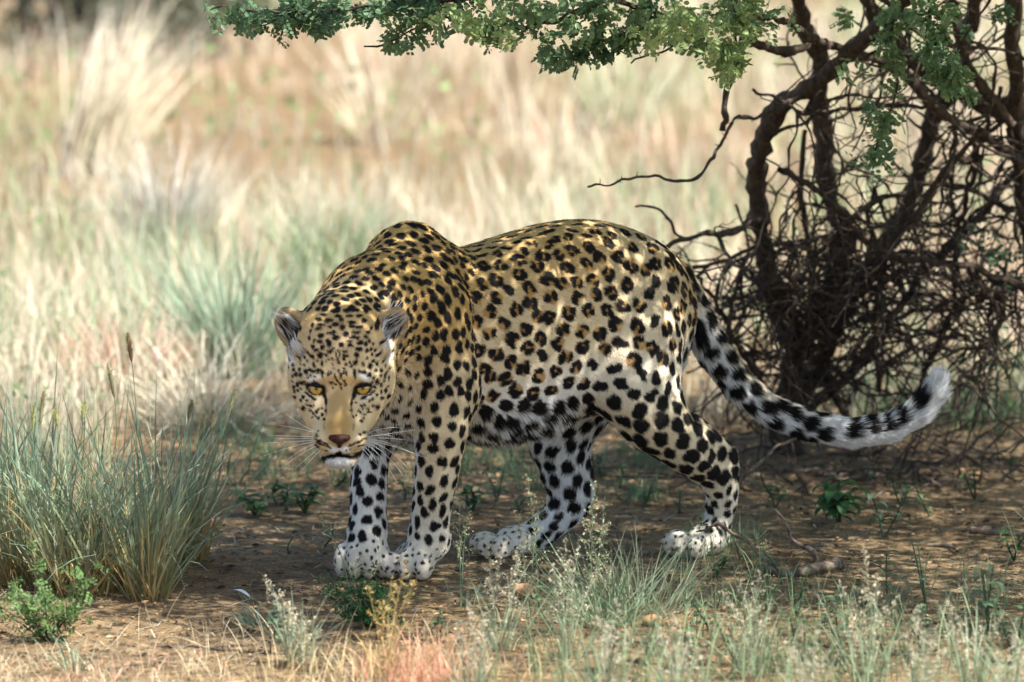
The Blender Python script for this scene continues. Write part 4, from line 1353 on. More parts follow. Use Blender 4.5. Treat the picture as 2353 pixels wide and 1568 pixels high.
TUS = [('grass_tussock', 'big pale feathery tussock leaning right, far behind on the sunny plain', 215, 400, 200, .62, .25, .010, STRAW2, STRAW*1.05, .2, (.2, .9), .5, .11),
 ('grass_tussock', 'blue-green upright tussock behind the leopard\'s head at the sunny edge', 545, 868, 330, .42, .35, .005, BLUEG*.9, BLUEG, .22, (.1, .7), None, .07),
 ('grass_tussock', 'silvery grey tussock standing amid dry grass beyond the green tussock', 380, 600, 240, .40, .3, .007, GREYG*.8, GREYG, .25, (.1, .7), None, .06),
 ('grass_tussock', 'yellow-green low tussock behind the shoulder hump', 760, 640, 260, .30, .4, .006, GREENG, BLUEG*.9+STRAW*.1, .3, (.2, .9), None, .09),
 ('grass_tussock', 'olive tussock on open sand beyond the bare twig tip', 1430, 300, 120, .40, .35, .010, GREENG*.6+STRAW*.4, GREENG*.5+STRAW*.5, .25, (.1, .8), None, .09),
 ('grass_tussock', 'tall thin straw tussock on the plain beyond the yellow-green tussock', 880, 330, 90, .50, .3, .009, STRAW2, STRAW, .2, (.1, .7), None, .08),
 ('grass_tussock', 'reddish seeding tussock in dry grass beside the big seed stalks', 285, 905, 260, .24, .5, .005, STRAW2, PINK, .3, (.2, 1.0), None, .08),
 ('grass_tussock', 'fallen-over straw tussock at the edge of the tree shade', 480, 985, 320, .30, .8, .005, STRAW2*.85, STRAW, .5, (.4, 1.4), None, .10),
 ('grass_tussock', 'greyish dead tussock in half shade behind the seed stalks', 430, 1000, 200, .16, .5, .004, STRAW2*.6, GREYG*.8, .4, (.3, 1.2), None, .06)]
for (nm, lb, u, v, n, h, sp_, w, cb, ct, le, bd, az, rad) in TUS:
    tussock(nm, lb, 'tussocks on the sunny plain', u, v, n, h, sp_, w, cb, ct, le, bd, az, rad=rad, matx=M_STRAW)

# dark bushes far behind
def bush(label, u, v, wd, hh, n, col, size):
    g = G(u, v); o = empty('bush', g); tag(o, label, 'bush', 'dark bushes far behind')
    bag = Bag(); d = R2.normal(size=(n, 3)); d /= np.linalg.norm(d, axis=1, keepdims=True); d[:, 2] = np.abs(d[:, 2])
    p = g+d*np.array([wd, wd, hh])*(U(.35, 1, n)**.5)[:, None]*(.7+.6*noise3(d, 5, 2.5))[:, None]
    ovals(bag, p, R2.normal(size=(n, 3)), R2.normal(size=(n, 3)), size*U(.6, 1.3, n), size*.6, vary(col, n, .3))
    f_ = bag.build('foliage', M_LEAF, o, g); f_['kind'] = 'stuff'
    for k in range(5):
        v_, f2, q = knobby([g, g+np.array([U(-.4, .4)*wd, U(-.3, .3)*wd, hh*.4]), g+np.array([U(-.8, .8)*wd, U(-.5, .5)*wd, hh*.8])], .02, .006, sides=5, seed=k)
        new_mesh('stem', v_-g, f2, m_bark, o)
bush('grey-green bush far behind, wide and rounded', 60, 125, .9, 1.2, 5200, srgb(88, 92, 74), .05)
bush('small dark bush far behind beside the reddish grass', 315, 85, .34, .9, 2600, srgb(58, 56, 50), .05)
bush('pale grey-green bush far behind the overhanging leaves', 470, 40, .42, .5, 2000, srgb(150, 158, 128), .05)

# ------------------------------------------------------------------ litter on the shaded sand
M_STICK = m_bark
lit = Bag()
def in_shade(n): 
    p = np.stack([U(-1.3, 1.4, n), U(-1.5, 2.3, n), np.zeros(n)], 1); return p
n = 12000; p = in_shade(n)
p[:, 2] = ground_h(p[:, 0], p[:, 1])+.003
L = U(.012, .075, n); az = U(0, 6.28, n)
blades(lit, p, L, U(.0012, .0038, n), az, np.full(n, 1.52)+R2.normal(0, .06, n), np.zeros(n), np.where((U(0, 1, n) < .5)[:, None], vary(srgb(78, 60, 44), n, .4), vary(STRAW2*.8, n, .4)), np.where((U(0, 1, n) < .4)[:, None], vary(srgb(90, 70, 52), n, .4), vary(STRAW*.85, n, .3)), 2, 0.0, zmin=-.01)
n = 12000; p = in_shade(n); p[:, 2] = ground_h(p[:, 0], p[:, 1])+.003
nn = R2.normal(size=(n, 3))*.3+np.array([0, 0, 1.]); ax = R2.normal(size=(n, 3))*np.array([1, 1, .1])
ovals(lit, p, ax, nn, U(.005, .019, n), U(.003, .010, n), np.where((U(0, 1, n) < .55)[:, None], vary(srgb(70, 52, 38), n, .4), vary(srgb(160, 130, 96), n, .4)))
tag(lit.build('leaf_litter', M_STRAW), 'dry straw bits and leaf litter strewn on the sand under the tree', 'litter', kind='stuff')
gv = Bag(); n = 2600; p = in_shade(n); p[:, 2] = ground_h(p[:, 0], p[:, 1])
ico_v = np.array([(1, 0, 0), (-1, 0, 0), (0, 1, 0), (0, -1, 0), (0, 0, 1.)]); ico_f = np.array([[0, 2, 4, 4], [2, 1, 4, 4], [1, 3, 4, 4], [3, 0, 4, 4]])
s_ = U(.0012, .0045, n); th = U(0, 6.28, n)
rot = np.stack([np.stack([np.cos(th), np.sin(th), 0*th], 1), np.stack([-np.sin(th), np.cos(th), 0*th], 1), np.stack([0*th, 0*th, 1+0*th], 1)], 1)
V = np.einsum('ki,nij->nkj', ico_v, rot)*s_[:, None, None]*np.array([1.3, 1, .8])+p[:, None]
F = (np.arange(n)*5)[:, None, None]+np.array([[0, 2, 4], [2, 1, 4], [1, 3, 4], [3, 0, 4]])[None]
me_c = np.repeat(vary(srgb(150, 110, 78), n, .45), 5, 0)
gr_o = new_mesh('gravel', V.reshape(-1, 3), F.reshape(-1, 3), M_STRAW, cols=me_c)
tag(gr_o, 'tiny grit and gravel on the sand', 'gravel', kind='stuff')

# ------------------------------------------------------------------ the big tussock at the left
GT = srgb(92, 128, 108); GT2 = srgb(136, 164, 146)
g = G(215, 1352)
o = empty('grass_tussock', g); tag(o, 'large blue-green grass tussock with bristly seed heads beside the sandy clearing', 'grass tussock', None, 'thing')
bag = Bag()
for (u, v, n, rad) in ((60, 1340, 300, .09), (180, 1365, 290, .08), (290, 1345, 290, .07), (390, 1300, 190, .05), (-60, 1300, 240, .1), (120, 1270, 200, .1), (340, 1380, 120, .04), (450, 1290, 60, .03)):
    gg = G(u, v); a = U(0, 6.28, n); r = np.sqrt(U(0, 1, n))*rad
    p = np.stack([gg[0]+r*np.cos(a), gg[1]+r*np.sin(a), np.zeros(n)], 1)
    dry = (U(0, 1, n) < .36)[:, None]
    c1 = np.where(dry, vary(srgb(176, 146, 92), n), vary(srgb(150, 140, 92), n)); c2 = np.where(dry, vary(srgb(206, 178, 122), n), vary(GT2, n))
    L = np.where(dry[:, 0], U(.06, .26, n), U(.12, .42, n))
    blades(bag, p, L, U(.0026, .0072, n), a+R2.normal(0, 1.1, n), np.abs(R2.normal(0, .24, n))+r/rad*.22, U(-.6, 2.6, n)*U(.2, 1.2, n), c1, np.where(U(0, 1, n)[:, None] < .5, c2, vary(GT, n)), 7)
b_ = bag.build('blades', M_GRASS, o, g); b_['kind'] = 'stuff'
def seed_head(parent, off, base_uv, tip_uv, y, foot_uv, col, w=.0085):
    a = P(*base_uv, y); t_ = P(*tip_uv, y+.01); f0 = G(*foot_uv)
    bag = Bag()
    path = smooth_path([f0, f0*.55+a*.45+np.array([0, 0, .02]), a, t_], 24)
    v_, f2 = tube(path, np.linspace(.0014, .0008, 24), 4)
    bag.add(v_, f2, srgb(120, 138, 98))
    st = bag.build('stalk', M_GRASS, parent, off)
    hb = Bag()
    n = 340; t = U(0, 1, n)
    ax = (t_-a)
    c = a+ax*t[:, None]
    axn = ax/np.linalg.norm(ax)
    d = R2.normal(size=(n, 3)); d -= np.outer(d@axn, axn); d /= np.linalg.norm(d, axis=1, keepdims=True)
    rr = w*(np.sin(np.clip(t*.93+.05, 0, 1)*math.pi)**.5)
    d = d*.75+axn*.7
    tip = c+d*rr[:, None]*U(.8, 1.5, n)[:, None]
    s = R2.normal(size=(n, 3)); s /= np.linalg.norm(s, axis=1, keepdims=True)
    V = np.stack([c-s*.0009, c+s*.0009, tip+s*.0001, tip-s*.0001], 1)
    F = (np.arange(n)*4)[:, None]+np.arange(4)[None]
    hb.add(V.reshape(-1, 3), F, np.repeat(vary(col, n, .2), 4, 0))
    v_, f2 = tube(np.array([a+ax*k for k in np.linspace(0, 1, 8)]), [w*.15, w*.36, w*.42, w*.44, w*.42, w*.38, w*.3, w*.08], 6)
    hb.add(v_, f2, col*.75)
    hb.build('seed_head', M_STRAW, st, off)
for (bu, bv, tu, tv, y, fu, fv, c) in [(303, 832, 293, 765, -.15, 330, 1330, srgb(150, 124, 86)), (263, 914, 248, 834, -.2, 262, 1345, srgb(158, 150, 112)), (93, 975, 100, 900, -.2, 85, 1345, srgb(160, 156, 116)),
     (526, 948, 541, 895, -.12, 415, 1330, srgb(150, 146, 112)), (458, 1005, 470, 948, -.12, 405, 1330, srgb(160, 154, 112)), (433, 965, 441, 920, -.1, 400, 1335, srgb(150, 140, 104)), (75, 985, 82, 925, -.2, 70, 1340, srgb(170, 172, 112)), (190, 965, 194, 925, -.2, 195, 1345, srgb(176, 178, 116)), (132, 980, 128, 940, -.2, 130, 1345, srgb(170, 168, 112)), (485, 990, 490, 945, -.1, 410, 1320, srgb(166, 150, 116))]:
    seed_head(o, g, (bu, bv), (tu, tv), y, (fu, fv), c)

# ------------------------------------------------------------------ small shrubs and herbs
def leaflet_shrub(name, label, u, v, wpx, hpx, n_st, n_leaf, col, size, group=None, cat='shrub'):
    g = G(u, v); o = empty(name, g); tag(o, label, cat, group)
    wd = wpx/1195.; hh = hpx/1195.
    bag = Bag()
    for k in range(n_st):
        top = g+np.array([U(-1, 1)*wd*.5, U(-1, 1)*wd*.35, hh*U(.45, 1)])
        v_, f2, q = knobby([g, (g+top)/2+np.array([U(-.02, .02), 0, .01]), top], .0016, .0006, sides=4, seed=k, nub=.2, n=8)
        new_mesh('stem', v_-g, f2, m_bark, o)
        for j in range(int(n_leaf/n_st)):
            t = U(.25, 1.05)
            c = q[min(len(q)-1, int(t*(len(q)-1)))]+R2.normal(0, .008, 3)
            sprig(bag, c, R2.normal(size=3)+np.array([0, 0, .4]), 1, size*U(.8, 1.2), col*U(.8, 1.25), .024)
    b2 = bag.build('leaves', M_LEAF, o, g); b2['kind'] = 'stuff'
leaflet_shrub('shrub', 'bright green round-leaved shrub at the foot of the large tussock', 110, 1475, 250, 190, 16, 190, srgb(98, 126, 74), .0078, 'small round-leaved shrubs')
leaflet_shrub('shrub', 'dark green round-leaved shrub growing before the leopard\'s front paws', 850, 1440, 190, 125, 14, 200, srgb(62, 104, 62), .0068, 'small round-leaved shrubs')

def broad_plant(name, label, u, v, leaves, size, col, h=.1, group=None, cat='plant', lw=.42, droop=.6, y=None):
    """plant with leaves large enough to be told apart: each leaf is a part"""
    g = G(u, v); o = empty(name, g); tag(o, label, cat, group)
    ns = max(1, leaves//8)
    for k in range(ns):
        top = g+np.array([U(-.5, .5)*h, U(-.4, .4)*h, h*U(.75, 1.05)])
        q = smooth_path([g, (g+top)/2+R2.normal(0, .006, 3), top], 9)
        v_, f2 = tube(q, np.linspace(.0022, .0012, 9), 5)
        bag = Bag(); bag.add(v_, f2, col*.8); st = bag.build('stem', M_LEAF, o, g)
        nl = leaves//ns
        for j in range(nl):
            t = .3+.7*(j+1)/nl
            c = q[int(t*8)]
            a = j*2.4+U(-.4, .4)
            d = np.array([math.cos(a), math.sin(a), U(.1, .7)]); d /= np.linalg.norm(d)
            L = size*U(.75, 1.15); W_ = L*lw
            m_ = 6; tt = np.linspace(0, 1, m_)
            ang = -droop*tt*U(1.4, 2.4)
            hor = np.array([d[0], d[1], 0]); hor /= np.linalg.norm(hor)
            e0 = math.asin(d[2])
            dirs = np.stack([math.cos(e0+x)*hor+math.sin(e0+x)*Z3 for x in ang])
            mid = c+np.concatenate([np.zeros((1, 3)), np.cumsum(dirs[:-1]*L/(m_-1), 0)])
            sd = np.cross(dirs, Z3); sd /= np.linalg.norm(sd, axis=1, keepdims=True)+1e-9
            nn = np.cross(sd, dirs)
            prof = np.array([.12, .75, 1.0, .92, .6, .03])*W_*.5
            Lf = mid-sd*prof[:, None]+nn*(prof*.35)[:, None]; Rt = mid+sd*prof[:, None]+nn*(prof*.35)[:, None]
            V = np.stack([Lf, mid, Rt], 1).reshape(-1, 3)
            V[:, 2] = np.maximum(V[:, 2], .004)
            F = []
            for i in range(m_-1):
                for s2 in (0, 1):
                    F.append([i*3+s2, i*3+s2+1, i*3+s2+4, i*3+s2+3])
            cc = col*U(.8, 1.25)*(1+R2.uniform(-.07, .07, 3))
            new_mesh('leaf', V-g, np.array(F), M_LEAF, o, cols=np.tile(cc, (len(V), 1)))
    return o
Z3 = np.array([0, 0, 1.0])
broad_plant('herb', 'broad-leaved green plant with hanging oval leaves behind the fallen sticks', 1930, 1212, 30, .052, srgb(78, 116, 72), .095, lw=.5, droop=.95)
broad_plant('herb', 'grey-green plant with drooping narrow leaves beside the broad-leaved plant', 2030, 1240, 16, .045, srgb(92, 116, 92), .10, lw=.3, droop=.8)
broad_plant('herb', 'slender green herb standing alone in sunny sand near the pale stick', 2140, 1195, 14, .026, srgb(96, 122, 84), .085, lw=.32, droop=.5)
HERBS = [('dark green herb with folded leaves between the grass plumes near the grass clump', 1555, 1540, 12, .030, .075, .42), ('upright herb with dark drooping leaves in front of the fallen log', 2040, 1385, 14, .026, .10, .4),
 ('fresh green feathery herb in front of the fallen log', 1830, 1420, 26, .018, .10, .25), ('grey-leaved herb beside the feathery green herb', 1760, 1430, 18, .022, .09, .28), ('bushy herb with broad grey-green leaves near yellow buds', 2270, 1450, 26, .034, .12, .45),
 ('green herb with tiny yellow buds in dappled sun', 2130, 1410, 20, .018, .13, .35), ('thin herb sprouting between the near hind paw and the sticks', 1700, 1290, 12, .018, .075, .22), ('small herb in front of the near hind paw', 1530, 1330, 10, .018, .06, .3),
 ('tiny dark herb on open sand before the far front paw', 672, 1275, 10, .014, .045, .35), ('tiny wilted herb beside the far front paw', 745, 1255, 10, .015, .05, .35), ('small green herb under the belly', 1140, 1160, 16, .024, .07, .4), ('pale herb under the belly near the far hind leg', 1180, 1080, 12, .022, .09, .35),
 ('low broad herb behind the tail tip', 2230, 985, 18, .03, .10, .4), ('leafy sprout among litter behind the tail', 1990, 1110, 10, .022, .05, .4), ('grey herb by the near hind leg with folded leaves', 1800, 1345, 14, .022, .08, .3), ('green sprig behind the hock', 1560, 1180, 8, .016, .05, .4)]
for lb, u, v, n, sz, h, lw in HERBS:
    broad_plant('herb', lb, u, v, n, sz, mixv(srgb(84, 116, 78), srgb(112, 134, 104), U(0, 1)), h, 'small herbs on the sand', lw=lw, droop=.6)
# low leafy herbs behind the front legs
for lb, u, v, n, h in (('low spreading leafy herb behind the far front leg', 700, 1180, 34, .055), ('leafy herb on the shaded sand between tussock and front legs', 585, 1185, 30, .05), ('green leafy herb just behind the near front leg', 1085, 1180, 26, .06), ('thin-leaved herb in the shade behind the whiskers', 640, 1165, 22, .05)):
    broad_plant('herb', lb, u, v, n, .032, srgb(80, 118, 70), h, 'leafy herbs in the shade', lw=.5, droop=.55)

# ------------------------------------------------------------------ grasses in front
def plume_grass(label, u, v, tops, n_blade, h, col, pcol, group='plume grasses in front', dens=90, pl=.09, bw=.003, airy=1.0):
    g = G(u, v); o = empty('plume_grass', g); tag(o, label, 'grass', group, 'thing')
    bag = Bag(); a = U(0, 6.28, n_blade); r = U(0, .03, n_blade)
    p = np.stack([g[0]+r*np.cos(a), g[1]+r*np.sin(a), np.zeros(n_blade)], 1)
    blades(bag, p, h*U(.4, 1, n_blade), bw*U(.6, 1.3, n_blade), a, np.abs(R2.normal(0, .35, n_blade)), U(.2, 1.2, n_blade), vary(col*.9, n_blade), vary(col*1.1, n_blade), 6)
    b2 = bag.build('blades', M_GRASS, o, g); b2['kind'] = 'stuff'
    for (tu, tv) in tops:
        top = P(tu, tv, g[1]+U(-.04, .04))
        f0 = g+np.array([U(-.015, .015), U(-.015, .015), 0])
        q = smooth_path([f0, f0*.5+top*.5+np.array([(f0[0]-top[0])*.15, 0, .01]), top], 22)
        v_, f2 = tube(q, np.linspace(.0012, .0004, 22), 4)
        sb = Bag(); sb.add(v_, f2, col*.95); st = sb.build('stalk', M_GRASS, o, g)
        pb = Bag(); ln_ = np.linalg.norm(q[-1]-q[0])
        k = int(dens*.28)
        for i in range(k):
            t = 1-(i/k)*min(.85, pl/ln_)
            c = q[int(t*21)]
            d = R2.normal(size=3)+np.array([0, 0, .7]); d /= np.linalg.norm(d)
            L = (.008+.030*(1-t)*ln_/pl*airy)*U(.5, 1.2)
            e = c+d*L
            v_, f2 = tube(np.array([c, (c+e)/2+np.array([0, 0, .001]), e]), [.0003, .00025, .0002], 3)
            pb.add(v_, f2, pcol*.9)
            m_ = 4; tt = U(.4, 1.05, m_)
            cc = c+d*L*tt[:, None]+R2.normal(0, .0022, (m_, 3))
            ovals(pb, cc, np.tile(d, (m_, 1))+R2.normal(0, .5, (m_, 3)), R2.normal(size=(m_, 3)), U(.003, .0055, m_), U(.0012, .0020, m_), vary(pcol, m_, .2))
        pb.build('seed_plume', M_STRAW, st, g)
GC = srgb(150, 166, 136); PC = srgb(206, 196, 168); PG = srgb(176, 178, 140)
plume_grass('whitish plume grass with dense seed heads near the round-leaved shrub before the paws', 690, 1530, [(605, 1330), (640, 1360), (690, 1400), (725, 1420), (665, 1395), (740, 1455)], 46, .16, GC, PC, dens=150, pl=.10)
plume_grass('plume grass with open seed head hiding the far hind toes', 1150, 1500, [(1120, 1250), (1190, 1300), (1150, 1260), (1210, 1235)], 40, .20, GC, PC, dens=120, pl=.11)
plume_grass('plume grass between far hind paw and the spiky green clump', 1310, 1520, [(1300, 1235), (1330, 1250), (1270, 1300), (1375, 1320)], 40, .20, GC, PC, dens=110, pl=.12)
plume_grass('tall thin-stemmed grass with airy heads crossing the far hind leg', 1225, 1420, [(1212, 1095), (1190, 1175), (1250, 1150)], 10, .14, srgb(110, 136, 104), PG, 'airy panicle grasses', 110, .15, .002, 1.3)
plume_grass('tall airy grass rising beside the far hind leg towards the tail', 1372, 1420, [(1365, 1110), (1390, 1150), (1345, 1190), (1400, 1200)], 12, .14, srgb(110, 136, 104), PG, 'airy panicle grasses', 110, .15, .002, 1.3)
plume_grass('single airy stem in front of the near front leg', 1060, 1400, [(1055, 1130), (1075, 1170)], 8, .1, srgb(110, 136, 104), PG, 'airy panicle grasses', 80, .12, .002, 1.2)
plume_grass('thin leaning grass stem before the far front paw', 800, 1370, [(728, 1180), (835, 1270)], 12, .07, srgb(110, 136, 104), PG, 'airy panicle grasses', 60, .08, .0018, .8)
plume_grass('yellow stemmed grass before the near front paw', 880, 1560, [(845, 1345), (900, 1330), (935, 1290), (960, 1325), (880, 1380), (985, 1400)], 30, .14, srgb(190, 170, 112), srgb(214, 186, 120), 'yellow dry stems in front', 70, .10)
plume_grass('reddish based dry grass beside the yellow stemmed grass', 950, 1640, [(930, 1470), (1010, 1440), (985, 1480), (1060, 1450)], 60, .12, srgb(206, 140, 112), srgb(214, 170, 130), 'yellow dry stems in front', 60, .08)
plume_grass('pale plume grass near the fallen log', 1740, 1560, [(1745, 1310), (1700, 1340), (1770, 1400), (1660, 1360)], 40, .18, GC, PC, dens=100, pl=.10)
plume_grass('pale plume grass with slanting heads in front of the log end', 1990, 1580, [(1985, 1260), (2020, 1310), (2060, 1380), (1950, 1400), (1930, 1340)], 46, .2, GC, PC, dens=100, pl=.11)
plume_grass('pale plume grass beside the bushy grey-green herb', 2230, 1600, [(2200, 1420), (2260, 1440), (2300, 1420), (2170, 1380)], 50, .2, GC, PC, dens=90, pl=.10)
# green spiky clump right of the middle
o, g = tussock('grass_clump', 'spiky green grass clump growing before the near hind paw', None, 1395, 1440, 150, .24, .75, .0028, srgb(108, 130, 96), srgb(140, 160, 128), .28, (0, .35), rad=.06, cat='grass')
o, g = tussock('grass_clump', 'thin-bladed grey grass clump beside the spiky green clump', None, 1480, 1420, 110, .20, .7, .0022, srgb(128, 136, 108), srgb(160, 168, 142), .3, (0, .5), rad=.07, cat='grass')
o, g = tussock('grass_clump', 'small leafy grass clump with wide blades under the whitish plumes', None, 590, 1440, 40, .09, .8, .005, srgb(108, 134, 108), srgb(140, 160, 138), .4, (.3, 1.2), rad=.04, cat='grass')
o, g = tussock('grass_clump', 'grey-green seedling grass at the edge of the round-leaved shrub', None, 170, 1545, 26, .09, .5, .0045, srgb(120, 148, 118), srgb(160, 178, 150), .3, (.1, .7), rad=.02, cat='grass')
# continuous foreground sward along the bottom
fg = Bag()
def sward(n, u0, u1, y0, y1, hl, hh, cb, ct, w, lean=.35, cl=60, sd=.05):
    x0 = P(u0, 1500, y0)[0]; x1 = P(u1, 1500, y0)[0]
    p = clumped(n, x0, x1, y0, y1, cl, sd); p[:, 2] = 0; m = len(p)
    blades(fg, p, U(hl, hh, m), w*U(.6, 1.3, m), U(0, 6.28, m), np.abs(R2.normal(0, lean, m)), U(0, 1.2, m), vary(cb, m), vary(ct, m, .25), 5)
sward(620, 1150, 2600, -1.55, -1.0, .05, .17, srgb(112, 128, 92), srgb(152, 168, 130), .0030)
sward(260, 1250, 2600, -1.0, -.65, .03, .13, srgb(100, 120, 86), srgb(140, 158, 120), .0024, .4, 40)
sward(1100, -300, 1000, -1.6, -1.12, .02, .07, srgb(186, 168, 132), srgb(214, 200, 168), .0022, 1.0, 70)
sward(500, -300, 700, -1.6, -.7, .03, .10, srgb(190, 174, 140), srgb(216, 204, 172), .0020, 1.4, 60, .08)
sward(300, 520, 1150, -1.5, -1.1, .03, .11, srgb(196, 174, 128), srgb(222, 200, 156), .0022, .4, 30)
sward(200, 880, 1060, -1.5, -1.2, .04, .12, srgb(204, 140, 118), srgb(222, 180, 148), .0022, .4, 10)
sward(260, -200, 400, -1.5, -1.1, .02, .07, srgb(206, 160, 136), srgb(226, 190, 160), .0022, .6, 20)
sward(900, -1400, -200, -1.8, .2, .05, .25, srgb(160, 156, 112), srgb(200, 190, 140), .004, .4, 60)
sward(900, 2600, 3800, -1.8, .2, .05, .25, srgb(140, 150, 112), srgb(180, 180, 140), .004, .4, 60)
sward(900, -600, 2900, -3.6, -1.8, .03, .12, srgb(170, 156, 112), srgb(200, 190, 140), .004, .4, 90)
tag(fg.build('foreground_grass', M_GRASS), 'mixed straw and grey-green sward before the sandy clearing', 'grass', kind='stuff')
# sparse grass on the shaded sand
sh = Bag()
def sparse(n, u0, u1, v0, v1, hl, hh, cb, ct, w, cl, sd):
    c = np.array([G(U(u0, u1), U(v0, v1)) for _ in range(cl)]); p = c[R2.integers(cl, size=n)]; p[:, 2] = 0
    p[:, :2] += R2.normal(0, sd, (n, 2)); m = n
    blades(sh, p, U(hl, hh, m), w*U(.6, 1.3, m), U(0, 6.28, m), np.abs(R2.normal(0, .4, m)), U(0, 1.2, m), vary(cb, m), vary(ct, m), 5)
sparse(520, 480, 1100, 960, 1120, .03, .12, srgb(92, 122, 86), srgb(120, 146, 112), .003, 34, .02)
sparse(420, 1080, 1560, 1040, 1180, .03, .09, srgb(92, 122, 86), srgb(120, 146, 112), .003, 26, .02)
sparse(420, 1480, 2353, 1330, 1480, .02, .10, srgb(112, 134, 98), srgb(150, 166, 130), .0024, 46, .018)
sparse(700, 1900, 2400, 880, 1010, .03, .12, srgb(92, 126, 84), srgb(124, 150, 110), .004, 40, .03)
sparse(300, 1560, 1760, 1240, 1340, .03, .10, srgb(112, 134, 98), srgb(150, 166, 130), .002, 20, .015)
tag(sh.build('sparse_grass', M_GRASS), 'sparse green shoots on the shaded sand', 'grass', kind='stuff')

# ------------------------------------------------------------------ fallen sticks, stones, feather
m_stick, nt, b = mat_new('weathered_wood')
nb = nt.nodes.new('ShaderNodeTexNoise'); nb.inputs['Scale'].default_value = 70; nb.inputs['Detail'].default_value = 6
rb = nt.nodes.new('ShaderNodeValToRGB'); rb.color_ramp.elements[0].color = (.06, .042, .03, 1); rb.color_ramp.elements[1].color = (.30, .22, .15, 1)
rb.color_ramp.elements[0].position = .35; rb.color_ramp.elements[1].position = .7
tcx = nt.nodes.new('ShaderNodeTexCoord'); nt.links.new(tcx.outputs['Object'], nb.inputs['Vector'])
nt.links.new(nb.outputs[0], rb.inputs[0]); nt.links.new(rb.outputs[0], b.inputs['Base Color']); b.inputs['Roughness'].default_value = .85
bp = nt.nodes.new('ShaderNodeBump'); bp.inputs['Distance'].default_value = .004; nt.links.new(nb.outputs[0], bp.inputs['Height']); nt.links.new(bp.outputs[0], b.inputs['Normal'])
def stick(label, pts, r0, r1, group='fallen sticks on the sand', name='fallen_stick'):
    w3 = np.array([P(*q) if len(q) == 3 else G(*q, z=r0*.8) for q in pts])
    w3[:, 2] = np.maximum(w3[:, 2], r0*.6)
    v_, f2, q = knobby(w3, r0, r1, sides=7, nub=.5)
    g0 = w3[0]
    o = new_mesh(name, v_-g0, f2, m_stick); o.location = g0
    tag(o, label, 'stick', group); return o
yA = G(1780, 1312)[1]
stick('crooked bare stick rising from the log towards the near hind paw', [(1785, 1312, yA), (1745, 1275, yA+.0), (1705, 1243, yA+.01), (1672, 1212, yA+.01), (1636, 1206, yA+.02), (1600, 1222, yA+.02)], .0055, .0022)
stick('forked dark stick propped upright behind the log', [(1872, 1300, yA+.03), (1868, 1275, yA+.04), (1832, 1240, yA+.06), (1808, 1205, yA+.07), (1780, 1172, yA+.08)], .0062, .0024)
stick('short thick log with sawn pale end lying before the sticks', [(1760, 1312), (1820, 1318), (1880, 1312), (1925, 1296)], .011, .012, name='fallen_log')
stick('thin long stick lying behind the log', [(1720, 1232), (1800, 1246), (1890, 1258), (1960, 1262)], .004, .002)
stick('grey stick leaning up from the litter behind the hock', [(1690, 1120, .7), (1740, 1070, .72), (1790, 1030, .74), (1840, 995, .76)], .005, .003)
stick('long grey stick lying in the litter under the tail', [(1830, 1082), (1930, 1088), (2030, 1078), (2110, 1096), (2160, 1120)], .0055, .003)
stick('pale stick lying in sun beyond the tail', [(1890, 1112), (1960, 1100), (2060, 1092)], .004, .002)
stick('thick broken stick lying at the shade edge beside the slender herb', [(2230, 1222), (2290, 1228), (2380, 1232)], .010, .008)
stick('short dark stick on sunlit sand', [(2130, 1254), (2175, 1258), (2200, 1268)], .004, .003)
stick('thin stick lying under the belly', [(1120, 1130), (1200, 1142), (1290, 1136)], .003, .0015)
stick('dark twig lying between front and hind legs', [(1040, 1085), (1130, 1098), (1220, 1090)], .003, .0015)
stick('long thin stick lying before the round-leaved shrub', [(330, 1484), (500, 1492), (680, 1500), (800, 1512)], .0028, .0016)
stick('dark straight stick in litter before the bright round-leaved shrub', [(250, 1538), (330, 1530), (420, 1520)], .003, .002)
stick('pale stick lying in the sun beyond the feather', [(1440, 1418), (1540, 1412), (1610, 1400)], .0028, .0016)
stick('pale broken stick beside the orange stone', [(1570, 1275), (1650, 1262), (1700, 1258)], .002, .001)
for i in range(34):
    u = U(1560, 2330); v = U(1010, 1130)
    a = U(-.5, .5); L = U(50, 150)
    stick('grey twig in the litter below the thorn tree', [(u, v), (u+L*.5*math.cos(a), v+L*.5*math.sin(a)*.4+U(-5, 5)), (u+L*math.cos(a), v+L*math.sin(a)*.4)], U(.0018, .0038), .0012, 'litter twigs below the thorn tree', 'twig')

m_stone, nt, b = mat_new('orange_stone')
nb = nt.nodes.new('ShaderNodeTexNoise'); nb.inputs['Scale'].default_value = 60
rb = nt.nodes.new('ShaderNodeValToRGB'); rb.color_ramp.elements[0].color = (.34, .15, .06, 1); rb.color_ramp.elements[1].color = (.55, .32, .15, 1)
nt.links.new(nb.outputs[0], rb.inputs[0]); nt.links.new(rb.outputs[0], b.inputs['Base Color']); b.inputs['Roughness'].default_value = .8
for k, (lb, u, v, r) in enumerate((('orange stone on the sand between the plume grasses', 1205, 1368, .019), ('smaller orange stone below the spiky green clump', 1497, 1436, .016), ('reddish stone on bare sand between tussock and front paws', 610, 1278, .010), ('dark round stone beside the large tussock', 470, 1215, .020), ('small red stone near the far front paw', 720, 1262, .008), ('reddish flat stone in litter under the round-leaved shrub', 545, 1590-10, .010))):
    g = G(u, v); vs, fs = uvsphere((0, 0, 0), r, 14, 10, (1.25, 1, .75))
    vs = vs*(1+.25*(noise3(vs+g, 9, 45)-.5))[:, None]
    o = new_mesh('stone', vs, fs, m_stone); o.location = (g[0], g[1], r*.45); tag(o, lb, 'stone', 'stones on the sand')
